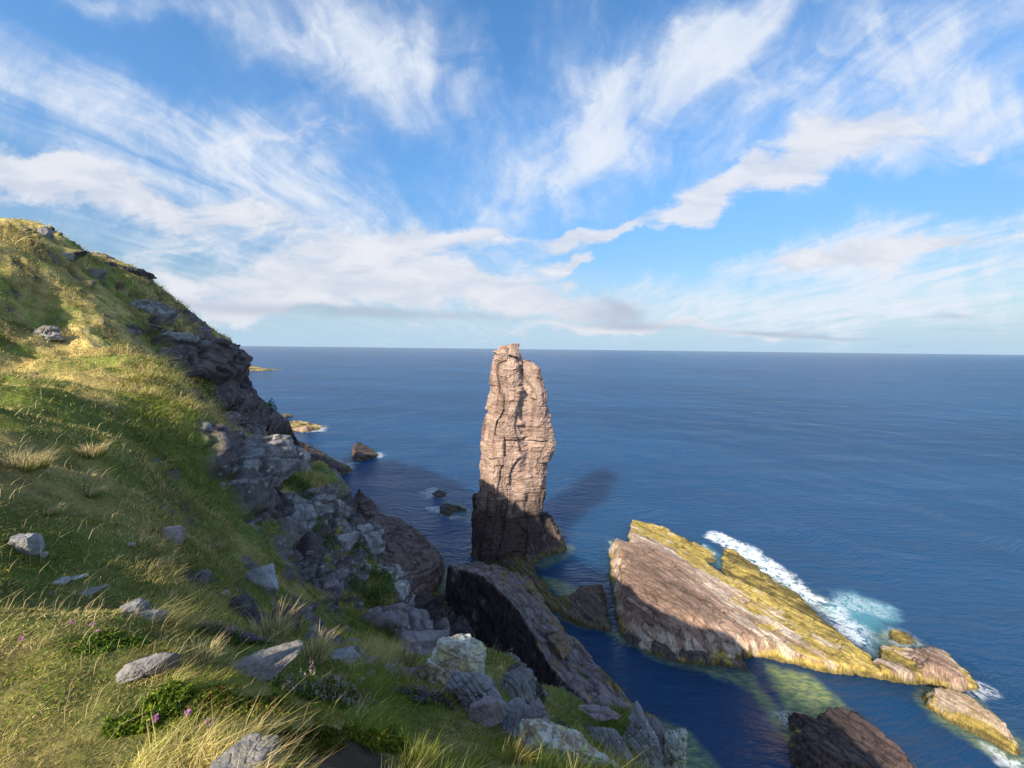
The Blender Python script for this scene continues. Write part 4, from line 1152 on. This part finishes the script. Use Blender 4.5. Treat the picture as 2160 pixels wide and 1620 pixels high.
    B("pointed boulder with a black-stained side at the bottom edge", 500, 1650, 116, 80, depth=0.7, seed=75, col=(0.22, 0.205, 0.185), lichen=0.2, n=60, facets=8)
    B("grey stone beside a tall straw tussock, right of the gully boulders", 661, 1348, 28, 26, seed=61, col=(0.24, 0.235, 0.23), lichen=0.4)
    B("narrow upright stone at the head of the scree", 698, 1350, 16, 30, seed=62, col=(0.25, 0.23, 0.22))
    B("angular light grey boulder at the left end of the scree", 728, 1402, 58, 50, seed=63, col=(0.29, 0.285, 0.28), lichen=0.5, n=44, facets=11)
    B("rounded brownish boulder beside the angular one in the scree", 755, 1402, 32, 40, seed=64, col=(0.22, 0.19, 0.165), lichen=0.2)
    rng = np.random.default_rng(7)
    where = ["by the path", "under the buttress", "near the red soil", "beside the pale grass"]
    # loose stones of the scree: small, alike, nothing tells them apart
    for k, (px, py, w) in enumerate([(742, 1362, 26), (765, 1372, 22), (785, 1378, 30), (808, 1384, 24), (792, 1402, 30), (815, 1412, 26), (835, 1404, 20), (772, 1410, 34),
                                     (822, 1425, 40), (850, 1428, 30), (780, 1428, 24), (845, 1412, 18), (870, 1420, 22), (760, 1440, 20), (890, 1432, 18), (802, 1368, 18)]):
        stone("scree_stone", "small pinkish grey stone of the scree below the ravine's buttress", "stone", px, py, w, w * rng.uniform(0.5, 0.75), seed=100 + k,
              col=A3((0.24, 0.20, 0.185)) * rng.uniform(0.75, 1.15), lichen=0.15, group="loose stones of the scree", n=12, mat=M_NEAR)
    # the rocky lip in front of us
    N = lambda *a, **k: stone("crag", a[0], "crag", *a[1:], mat=M_NEAR, **{'sink': 0.34, **k})
    N("cream sunlit crag crusted with pale green lichen, right of the red soil", 968, 1445, 126, 92, depth=0.7, seed=71, col=BUFF, lichen=0.9, strata=0.12, tilt=(10, 12, 0), n=80, facets=13)
    N("shaded blue-grey crag below the cream lichened one", 1000, 1500, 130, 80, depth=0.7, seed=72, col=(0.20, 0.20, 0.205), lichen=0.5, strata=0.16, tilt=(15, 25, 0), n=70)
    N("smooth pinkish grey block under the shaded blue-grey crag", 1020, 1528, 62, 52, depth=0.8, seed=73, col=(0.25, 0.215, 0.215), lichen=0.2, facets=8, n=44)
    N("steep grey crag scored with fine slanting stripes", 1080, 1560, 90, 115, depth=0.7, seed=74, col=(0.185, 0.18, 0.185), lichen=0.45, strata=0.10, tilt=(60, 35, 0), n=70)
    N("grey crag dropping to the ravine right of the striped one", 1100, 1480, 70, 80, depth=0.7, seed=60, col=(0.2, 0.2, 0.2), lichen=0.5, strata=0.12, tilt=(30, 25, 0), n=60)
    N("spotted blue-grey boulder above the big sunlit lichened rock", 1155, 1590, 86, 52, depth=0.8, seed=76, col=(0.17, 0.17, 0.18), lichen=0.75, n=54)
    N("jumble of pink rubble on the lip, left of a green turf tongue", 1128, 1535, 56, 46, depth=0.8, seed=77, col=(0.22, 0.18, 0.175), lichen=0.3, strata=0.35, n=50)
    N("big sunlit rock plastered in cream and rust lichen at the bottom edge", 1190, 1672, 285, 105, depth=0.6, seed=78, col=(0.34, 0.265, 0.20), lichen=0.85, strata=0.07, tilt=(10, 10, 0), n=100, facets=12, at=2.1)
    N("long thin grey fin of rock lying along the right-hand turf", 1285, 1585, 92, 40, depth=0.5, seed=79, col=(0.21, 0.205, 0.21), lichen=0.4, strata=0.12, tilt=(40, 20, 0), n=54)
    N("flat pink ledge stones on the brink, above the thin grey fin", 1255, 1512, 92, 22, depth=0.8, seed=80, col=(0.25, 0.20, 0.195), lichen=0.3, strata=0.2, n=50)
    N("pale mound of rock below the turf, left of the green spire", 1352, 1610, 86, 80, depth=0.7, seed=81, col=(0.21, 0.205, 0.21), lichen=0.6, strata=0.14, tilt=(30, 20, 0), n=60)
    N("green lichened spire of rock at the very end of the brink", 1412, 1622, 58, 98, depth=0.7, seed=82, col=(0.22, 0.22, 0.19), lichen=1.0, strata=0.1, tilt=(10, 15, 0), n=60)
    # stones crowning the stack, and blocks on the ridge
    top = PY(1070, 735, 110.5)
    for nm, lb, px, py, w, h, sd in [("summit_boulder", None, 1075, 736, 17, 12, 91), ("summit_slab", None, 1052, 742, 24, 10, 92)]:
        P, Fc = rock_shape((w * 112 / F, w * 95 / F, h * 118 / F), sd, 22, 12, 0.06)
        g = PY(px, py, 110)
        me = mesh_data(nm, P, [Fc], M_FAR, Col=np.tile(A3((0.36, 0.27, 0.17)), (len(P), 1)), lichen=np.full(len(P), 0.2))
        add(nm, me, parent=STACK, loc=g - np.array(STACK.location))
    for lb, px, py, z, w, h, sd, col in [("lumpy block with orange lichen perched on the knife ridge", 1180, 1372, 7.6, 50, 46, 95, (0.2, 0.15, 0.10)),
                                         ("small orange-topped block on the far end of the knife ridge", 1118, 1240, 6.5, 26, 18, 96, (0.22, 0.17, 0.10)),
                                         ("loose grey boulder on the middle slabs of the knife ridge", 1112, 1288, 9.8, 24, 14, 97, (0.14, 0.12, 0.12))]:
        g = PZ(px, py, z)
        s = float((g - EYE) @ _f) / F
        P, Fc = rock_shape((w * s, w * s * 0.9, h * s * 1.25), sd, 30, 14, 0.08, strata=0.15)
        P[:, 2] -= P[:, 2].min() * 0.5
        me = mesh_data("ridge_block", P, [Fc], M_MID, Col=np.tile(A3(col), (len(P), 1)), lichen=np.full(len(P), 0.35))
        add("ridge_block", me, lb, "rock", loc=g)


build_stones()


# ---------------------------------------------------------------- turf
def blades(base, hgt, wid, lean, bend, colr, rng, tipc=None):
    """one curved blade per base point: two quads; returns verts, faces, colours"""
    n = len(base)
    a = rng.uniform(0, 2 * np.pi, n)
    side = np.stack([np.cos(a), np.sin(a), np.zeros(n)], 1) * (wid / 2)[:, None]
    up = np.zeros((n, 3))
    up[:, 2] = 1
    d1 = up * (hgt * 0.55)[:, None] + lean * (hgt * 0.22)[:, None]
    d2 = d1 + up * (hgt * (0.45 - 0.38 * bend))[:, None] + lean * (hgt * (0.25 + 0.55 * bend))[:, None]
    V = np.stack([base - side, base + side, base + d1 - side * 0.75, base + d1 + side * 0.75, base + d2], 1)
    k = np.arange(n)[:, None] * 5
    q = k + np.array([[0, 1, 3, 2]])
    t = k + np.array([[2, 3, 4]])
    tip = colr if tipc is None else tipc
    C = np.stack([colr * 0.62, colr * 0.62, colr, colr, tip * 1.1], 1)  # roots darkened: self-shadow between blades put into the colour
    return V.reshape(-1, 3), q, t, C.reshape(-1, 3)


GREEN, LIME, TAN, STRAW, OLIVE = A3((0.19, 0.24, 0.045)), A3((0.37, 0.40, 0.06)), A3((0.60, 0.48, 0.19)), A3((0.64, 0.52, 0.27)), A3((0.13, 0.14, 0.035))


def tan_field(x, y):
    p = np.c_[x, y, np.zeros(len(x))]
    r = np.hypot(x, y)
    azd = np.degrees(np.arctan2(x, y))
    t = fbm(p / 3.2, 4, 901) * 0.6 + fbm(p / 0.9, 3, 911) * 0.35
    t += 0.45 * sstep(r, 15, 26) * (azd < -26) + 0.35 * sstep(r, 36, 50) - 0.35 * sstep(azd, -36, -20) * sstep(r, 4.5, 8)
    t += 0.08
    t -= 0.25 * (1 - sstep(r, 2.2, 4.5)) * sstep(azd, -38, -25)
    return t


def build_grass():
    rng = np.random.default_rng(99)
    N = int(640000 * min(1, QUAL ** 2))
    az = np.radians(rng.uniform(-57, 36, N))
    lr = rng.uniform(math.log(0.75), math.log(95), N)
    # more of the sheets that show large
    r = np.exp(lr)
    x, y = np.sin(az) * r, np.cos(az) * r
    rk = ground_at(x, y, 'rk')
    keep = rng.uniform(size=N) > rk * 1.35 - 0.12
    p = np.c_[x, y, np.zeros(N)]
    bare = fbm(p / 1.4, 4, 921)
    keep &= rng.uniform(size=N) > sstep(bare, 0.5, 0.9) * 0.8
    # the worn soil hollow and the red path
    for (gx, gy, rad, _) in SOIL:
        keep &= np.hypot(x - gx, y - gy) > rad * rng.uniform(0.6, 1.15, N)
    keep &= ~((sdf(np.c_[x, y], poly) < -0.4))
    x, y = x[keep], y[keep]
    # turf grown up round the stones
    for o in SC.objects:
        if o.name.split('.')[0] in ('boulder', 'scree_stone') and math.hypot(o.location[0], o.location[1]) < 14:
            k = int(110 * QUAL) if o.name.startswith('boulder') else 25
            a, q = rng.uniform(0, 2 * np.pi, k), rng.uniform(0.40, 0.66, k)
            x = np.r_[x, o.location[0] + np.cos(a) * q * o.dimensions[0]]
            y = np.r_[y, o.location[1] + np.sin(a) * q * o.dimensions[1]]
    r, p = np.hypot(x, y), np.c_[x, y, np.zeros(len(x))]
    n = len(x)
    z = ground_at(x, y)
    t = tan_field(x, y)
    tn = sstep(t + rng.normal(0, 0.22, n), -0.05, 0.55)
    lime = sstep(fbm(p / 0.8, 3, 931) + 0.4 * (r < 6) - 0.25, 0, 0.6)[:, None] * 0.7
    g = GREEN * (1 - lime) + LIME * lime
    col = g * (1 - tn[:, None]) + (TAN if True else 0) * tn[:, None]
    dry = (rng.uniform(size=n) < 0.05 + 0.16 * tn)
    col[dry] = STRAW
    col *= (rng.uniform(0.55, 1.35, n) * (1 + 0.35 * fbm(p / 0.4, 2, 947)))[:, None]
    tuft = 0.35 + 1.3 * sstep(fbm(p / np.clip(r / 9, 0.22, 3)[:, None], 3, 941), -0.2, 0.6)
    h = (0.036 + 0.04 * sstep(r, 2, 7) + 0.16 * sstep(r, 8, 26)) * tuft * (1 + 0.55 * tn) * rng.uniform(0.4, 1.5, n) * (1 + 0.15 * (r < 7) * sstep(fbm(p / 0.35, 2, 945), 0.15, 0.6))
    w = np.maximum(0.0032, r * 0.00105) * rng.uniform(0.7, 1.3, n)
    wind = A3([0.75, 0.25, 0.0])
    lean = wind * 0.8 + rng.normal(0, 1.0, (n, 3))
    lean[:, 2] = 0
    bend = rng.uniform(0.1, 0.95, n)
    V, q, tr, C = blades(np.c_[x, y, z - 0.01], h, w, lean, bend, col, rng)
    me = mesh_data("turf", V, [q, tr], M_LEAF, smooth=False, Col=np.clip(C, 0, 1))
    add("grass", me, kind='stuff', loc=(0, 0, EYE[2]))
    # seed heads: thin straw stems standing above the turf
    N = int(5000 * min(1, QUAL ** 2))
    az = np.radians(rng.uniform(-57, 30, N))
    r = np.exp(rng.uniform(math.log(1.6), math.log(45), N))
    x, y = np.sin(az) * r, np.cos(az) * r
    k = (ground_at(x, y, 'rk') < 0.25) & (tan_field(x, y) + rng.normal(0, 0.3, N) > -0.05) & (sdf(np.c_[x, y], poly) > 0)
    x, y, r = x[k], y[k], r[k]
    n = len(x)
    lean = A3([0.8, 0.2, 0]) + rng.normal(0, 0.5, (n, 3)) * A3([1, 1, 0])
    V, q, tr, C = blades(np.c_[x, y, ground_at(x, y)], rng.uniform(0.10, 0.30, n) * np.clip(0.35 + r / 12, 0.4, 1.2), np.maximum(0.0028, r * 0.0011), lean,
                         rng.uniform(0.05, 0.6, n), np.tile(STRAW, (n, 1)) * rng.uniform(0.7, 1.25, n)[:, None], rng)
    me = mesh_data("stems", V, [q, tr], M_LEAF, smooth=False, Col=np.clip(C, 0, 1))
    add("dry_grass", me, kind='stuff', loc=(0, 0, EYE[2]))


def build_ground_cover():
    # creeping leaves and moss between the grasses, in patches near by
    rng = np.random.default_rng(123)
    N = int(150000 * min(1, QUAL ** 2))
    az, r = np.radians(rng.uniform(-56, 40, N)), np.exp(rng.uniform(math.log(0.9), math.log(9), N))
    x, y = np.sin(az) * r, np.cos(az) * r
    p = np.c_[x, y, np.zeros(N)]
    f1, f2 = fbm(p / 0.55, 3, 951), fbm(p / 0.8 + 9, 3, 961)
    k = (f1 + rng.normal(0, 0.12, N) > 0.12) & (ground_at(x, y, 'rk') < 0.3)
    for (gx, gy, rad, _) in SOIL:
        k &= np.hypot(x - gx, y - gy) > rad * 0.9
    x, y, r, f1, f2 = x[k], y[k], r[k], f1[k], f2[k]
    n = len(x)
    c = np.c_[x, y, ground_at(x, y) + rng.uniform(0.0, 0.05, n) * (0.4 + sstep(f1, 0.1, 0.6)) + 0.004]
    u = rng.normal(size=(n, 3))
    u[:, 2] = 0.3 + np.abs(u[:, 2]) * 0.5
    u /= np.linalg.norm(u, axis=1, keepdims=True)
    v = np.cross(u, rng.normal(size=(n, 3)))
    v /= np.linalg.norm(v, axis=1, keepdims=True)
    sz = np.maximum(0.006, r * 0.0019)[:, None] * rng.uniform(0.6, 1.5, n)[:, None]
    V = np.stack([c - u * sz, c + v * sz * 0.5, c + u * sz, c - v * sz * 0.5], 1).reshape(-1, 3)
    pal = A3([(0.07, 0.14, 0.02), (0.15, 0.23, 0.025), (0.28, 0.32, 0.035), (0.30, 0.15, 0.04), (0.20, 0.17, 0.05)])
    w = np.clip(np.stack([0.9 - f2, 0.7 + 0 * f2, 0.45 + f2, 0.10 + 0.35 * sstep(f2, 0.1, 0.5), 0.2 + 0 * f2], 1), 0.02, None)
    cw = np.cumsum(w / w.sum(1, keepdims=True), 1)
    idx = (rng.uniform(size=n)[:, None] > cw).sum(1).clip(0, 4)
    C = pal[idx] * rng.uniform(0.65, 1.3, n)[:, None]
    me = mesh_data("leaves", V, [np.arange(n * 4).reshape(-1, 4)], M_LEAF, smooth=False, Col=np.clip(np.repeat(C, 4, 0), 0, 1))
    add("ground_cover", me, kind='stuff', loc=(0, 0, EYE[2]))


def tussock(label, px, py, wpx, hpx, seed, nb=260, col=STRAW, group=None, base=GREEN):
    g = G(px, py)
    s = float((g - EYE) @ _f) / F
    rng = np.random.default_rng(seed)
    W, H = wpx * s, hpx * s * 0.85
    a, rr = rng.uniform(0, 2 * np.pi, nb), np.sqrt(rng.uniform(0, 1, nb)) * 0.26 * W
    b = np.stack([np.cos(a) * rr, np.sin(a) * rr, np.full(nb, -0.02)], 1)
    lean = np.stack([np.cos(a) * rr / W * 3.2 + 0.35, np.sin(a) * rr / W * 3.2, np.zeros(nb)], 1) + rng.normal(0, 0.28, (nb, 3)) * A3([1, 1, 0])
    h = H * rng.uniform(0.4, 1.05, nb)
    c = np.tile(col, (nb, 1)) * rng.uniform(0.55, 1.2, nb)[:, None]
    low = rng.uniform(size=nb) < 0.35
    c[low] = base * rng.uniform(0.8, 1.6, (low.sum(), 1))
    h[low] *= 0.55
    V, q, t, C = blades(b, h, np.full(nb, max(0.0026, s * 1.5)) * rng.uniform(0.7, 1.3, nb), lean, rng.uniform(0.05, 0.8, nb), c, rng)
    C = C.reshape(nb, 5, 3)
    C[:, :2] = C[:, :2] * 0.4 + base * 0.6
    me = mesh_data("grass_tussock", V, [q, t], M_LEAF, smooth=False, Col=np.clip(C.reshape(-1, 3), 0, 1))
    add("grass_tussock", me, label, "grass tussock", group, loc=g)


def leaf_cloud(n, W, D, H, rng, size, cols, dome=True):
    """small leaf quads through a low dome"""
    a, rr = rng.uniform(0, 2 * np.pi, n), np.sqrt(rng.uniform(0, 1, n))
    zz = (1 - rr ** 2) * rng.uniform(0.35, 1.0, n) ** 0.6 * H if dome else rng.uniform(0, H, n)
    c = np.stack([np.cos(a) * rr * W / 2, np.sin(a) * rr * D / 2, zz], 1)
    c += rng.normal(0, 0.06, (n, 3)) * A3([W, D, H])
    u = rng.normal(size=(n, 3))
    u[:, 2] = np.abs(u[:, 2]) * 0.7
    u /= np.linalg.norm(u, axis=1, keepdims=True)
    v = np.cross(u, rng.normal(size=(n, 3)))
    v /= np.linalg.norm(v, axis=1, keepdims=True)
    sz = size * rng.uniform(0.6, 1.4, n)[:, None]
    V = np.stack([c - u * sz, c + v * sz * 0.42, c + u * sz, c - v * sz * 0.42], 1).reshape(-1, 3)
    f = np.arange(n * 4).reshape(-1, 4)
    k = rng.integers(0, len(cols), n)
    C = A3(cols)[k] * rng.uniform(0.6, 1.35, n)[:, None]
    return V, f, np.repeat(C, 4, 0)


def plant(name, label, cat, px, py, wpx, hpx, seed, cols, flowers=None, nleaf=1500, nflow=160, leaf=0.011, group=None):
    """low growth sprawling over the ground: patchy outline, uneven height"""
    g = G(px, py)
    s = float((g - EYE) @ _f) / F
    rng = np.random.default_rng(seed)
    W, H = wpx * s, hpx * s * 0.62
    dl = math.atan2(EYE[2] - g[2], math.hypot(g[0], g[1]))
    D = min(1.1, max(0.6, hpx / wpx / max(0.3, math.sin(dl)))) * W
    vx = A3([g[0], g[1]]) / math.hypot(g[0], g[1])

    def spots(n):
        a, rr = rng.uniform(0, 2 * np.pi, n * 3), np.sqrt(rng.uniform(0, 1, n * 3)) * 1.15
        u, v = np.cos(a) * rr, np.sin(a) * rr
        q = np.c_[u * 1.4 + seed, v * 1.4, np.zeros(n * 3)]
        dens = 0.95 - rr + 0.7 * fbm(q, 3, seed) + rng.normal(0, 0.12, n * 3)
        k = np.flatnonzero(dens > 0)[:n]
        u, v, dens, q = u[k], v[k], dens[k], q[k]
        x = g[0] + vx[1] * u * W / 2 + vx[0] * v * D / 2
        y = g[1] - vx[0] * u * W / 2 + vx[1] * v * D / 2
        top = H * np.clip(0.25 + dens, 0.2, 1.0) * (0.75 + 0.5 * fbm(q * 2.5, 2, seed + 3))
        return np.c_[x, y, EYE[2] + ground_at(x, y)] - g, np.maximum(top, 0.012)

    c, top = spots(nleaf)
    n = len(c)
    c[:, 2] += top * rng.uniform(0.0, 1.0, n) ** 0.7
    u = rng.normal(size=(n, 3))
    u[:, 2] = np.abs(u[:, 2]) * 0.7 + 0.2
    u /= np.linalg.norm(u, axis=1, keepdims=True)
    v = np.cross(u, rng.normal(size=(n, 3)))
    v /= np.linalg.norm(v, axis=1, keepdims=True)
    sz = max(leaf * 0.85, s * 2.0) * rng.uniform(0.6, 1.4, n)[:, None]
    V = np.stack([c - u * sz, c + v * sz * 0.4, c + u * sz, c - v * sz * 0.4], 1).reshape(-1, 3)
    C = A3(cols)[rng.integers(0, len(cols), n)] * rng.uniform(0.6, 1.35, n)[:, None] * 1.25
    me = mesh_data(name, V, [np.arange(n * 4).reshape(-1, 4)], M_LEAF, smooth=False, Col=np.clip(np.repeat(C, 4, 0), 0, 1))
    if flowers:
        o = add(name, None, label, cat, group, loc=g)
        add("foliage", me, parent=o)
        fc, ft = spots(nflow)
        vs, fs, cs = [], [], []
        for i in range(len(fc)):          # each sprig is a little spike of florets
            fv, ff, c3 = leaf_cloud(7, max(0.010, s * 2.6), max(0.010, s * 2.6), max(0.03, s * 6), rng, max(0.005, s * 1.7), flowers, False)
            vs.append(fv + fc[i] + A3([0, 0, ft[i] * rng.uniform(0.7, 1.1)]))
            fs.append(ff + 28 * i)
            cs.append(c3)
        mf = mesh_data("flowers", np.concatenate(vs), [np.concatenate(fs)], M_LEAF, smooth=False, Col=np.clip(np.concatenate(cs), 0, 1))
        add("flowers", mf, parent=o)["kind"] = 'stuff'
    else:
        o = add(name, me, label, cat, group, loc=g)


def build_plants():
    T = tussock
    T("tall straw tussock above the heather, right of the gully's dark boulders", 575, 1345, 120, 82, 1, 420)
    T("straw tussock fanning out behind the large wedge-shaped boulder", 668, 1388, 100, 72, 2, 360)
    T("straw and green tussock left of the large wedge-shaped boulder", 415, 1400, 130, 60, 3, 420)
    T("spiky golden tussock alone in the shaded turf, mid slope", 335, 1200, 72, 40, 4, 240)
    T("golden tussock on a shaded bank, left of the half buried pink stone", 105, 1085, 60, 34, 5, 220)
    T("golden tussock catching the sun above the half buried pink stone", 190, 1045, 52, 34, 6, 220)
    T("wide pale tussock in the sun at the left edge", 50, 990, 130, 66, 7, 520)
    T("pale windblown tussock behind the wide one at the left edge", 195, 962, 66, 48, 8, 240)
    T("straw tussock hanging over the light grey boulder by the gully", 455, 1160, 60, 30, 9, 200)
    T("wispy tan tussock at the foot of the cracked buttress", 855, 1410, 62, 50, 10, 220, col=A3((0.24, 0.18, 0.09)))
    T("thin tussock growing in front of the round blue-grey boulder pair", 352, 1268, 40, 42, 11, 120)
    T("bright green and straw tussock at the bottom, left of the spotted boulder", 1085, 1612, 96, 56, 12, 420, col=A3((0.36, 0.30, 0.07)))
    T("lush grassy tussock filling the bottom edge, left of the sunlit lichened rock", 880, 1630, 170, 64, 13, 900, col=A3((0.24, 0.26, 0.06)), base=LIME)
    T("green tussock overhanging the brink, above the thin grey fin", 1340, 1552, 84, 36, 14, 320, col=OLIVE * 1.3)
    g1, g2 = [(0.05, 0.10, 0.015), (0.09, 0.15, 0.02), (0.16, 0.20, 0.03), (0.03, 0.06, 0.012)], [(0.14, 0.20, 0.02), (0.22, 0.26, 0.025), (0.07, 0.12, 0.015)]
    rust = [(0.09, 0.12, 0.02), (0.22, 0.16, 0.03), (0.24, 0.09, 0.03), (0.14, 0.17, 0.02)]
    pink = [(0.42, 0.27, 0.36), (0.50, 0.36, 0.40), (0.34, 0.22, 0.30), (0.45, 0.36, 0.30)]
    lil = [(0.23, 0.17, 0.30), (0.30, 0.22, 0.34), (0.15, 0.10, 0.18)]
    P = plant
    P("heather", "wide sunlit heather with pale pink flowers, right of the wedge-shaped boulder", "heather", 705, 1478, 190, 84, 21, g1, pink, 6000, 460)
    P("heather", "lilac heather in shade under the tall straw tussock", "heather", 495, 1345, 110, 34, 22, g1[:2] + g1[3:], lil, 1800, 170)
    P("heather", "dark purple heather left of the shaded blue-grey crag", "heather", 890, 1480, 120, 40, 23, g1[:1] + g1[3:], lil, 2600, 190)
    P("heather", "dark heather patch in shade between the sunlit rock and the pale mound", "heather", 1330, 1640, 130, 42, 24, [(0.03, 0.05, 0.012), (0.05, 0.07, 0.015)], lil, 2200, 60)
    P("low_shrub", "yellow-green leafy shrub creeping over the wedge-shaped boulder", "shrub", 545, 1420, 66, 40, 25, g2, None, 1500)
    P("low_shrub", "broad bright green leafy shrub below the streaked flat boulder", "shrub", 360, 1490, 170, 62, 26, g1 + g2, None, 5200)
    P("low_shrub", "leafy green shrub with rusty tips below the wedge-shaped boulder", "shrub", 520, 1490, 170, 48, 27, g1 + rust, None, 5200)
    P("low_shrub", "leafy shrub with orange leaves beside the cream lichened crag", "shrub", 950, 1478, 62, 44, 28, rust, None, 1500)
    P("low_shrub", "deep green leafy mound in the sunny grass, above the streaked boulder", "shrub", 255, 1362, 120, 46, 29, g1, None, 3200)
    P("low_shrub", "bright lime shrub at the bottom, right of the bare soil", "shrub", 790, 1560, 130, 62, 30, g2 + rust[:2], None, 4600)
    P("low_shrub", "mossy green and rust shrub behind the pointed boulder", "shrub", 640, 1560, 150, 42, 31, [(0.06, 0.08, 0.015), (0.11, 0.12, 0.02), (0.14, 0.08, 0.02)], None, 4200)
    # succulent greens on the cliff ledges
    for lb, px, py, w, h, sd in [("bushy green plants on the ledge above the dark split crag", 640, 1050, 70, 34, 41), ("blue-green leafy plants beside the smooth tilted slab", 662, 1110, 50, 36, 42),
                                 ("green plants filling the notch by the upright fin", 745, 1140, 44, 30, 43), ("leafy green plants on the slope above the cracked buttress", 790, 1265, 80, 44, 44),
                                 ("green plants on the cliff edge beneath the pale lichened crag", 605, 945, 44, 32, 45), ("dark leafy plants in the bay below the far dark crag", 430, 822, 70, 26, 46),
                                 ("green plants on the edge crag facing the platform", 812, 1225, 40, 26, 47), ("dark green plants running down the cracked buttress", 835, 1350, 26, 44, 48)]:
        P("ledge_plant", lb, "plant", px, py, w * 1.35, h * 1.5, sd, [(0.045, 0.095, 0.022), (0.07, 0.13, 0.03), (0.05, 0.10, 0.055), (0.10, 0.13, 0.03)], None, 2200, leaf=0.02)
    # clover heads dotted in the front turf
    for k, (px, py) in enumerate([(108, 1262), (195, 1335), (48, 1366), (335, 1527), (438, 1548), (398, 1528), (330, 1540), (152, 1330), (210, 1350)]):
        g = G(px, py)
        s = float((g - EYE) @ _f) / F
        rng = np.random.default_rng(300 + k)
        V, q, t, C = blades(np.zeros((2, 3)), np.array([0.05, 0.05]), np.array([0.003, 0.003]), np.zeros((2, 3)), np.array([0.1, 0.1]), np.tile(GREEN, (2, 1)), rng)
        fv, ff, fc = leaf_cloud(40, 0.018, 0.018, 0.018, rng, 0.007, [(0.55, 0.22, 0.45), (0.62, 0.32, 0.52)], False)
        o = add("clover_flower", mesh_data("stem", V, [q, t], M_LEAF, False, Col=C), "small pink clover head in the sunny front turf", "flower", "pink clover heads in the turf", loc=g)
        add("flower_head", mesh_data("flower_head", fv + A3([0, 0, 0.045]), [ff], M_LEAF, False, Col=fc), parent=o)


build_grass()
build_ground_cover()
build_plants()
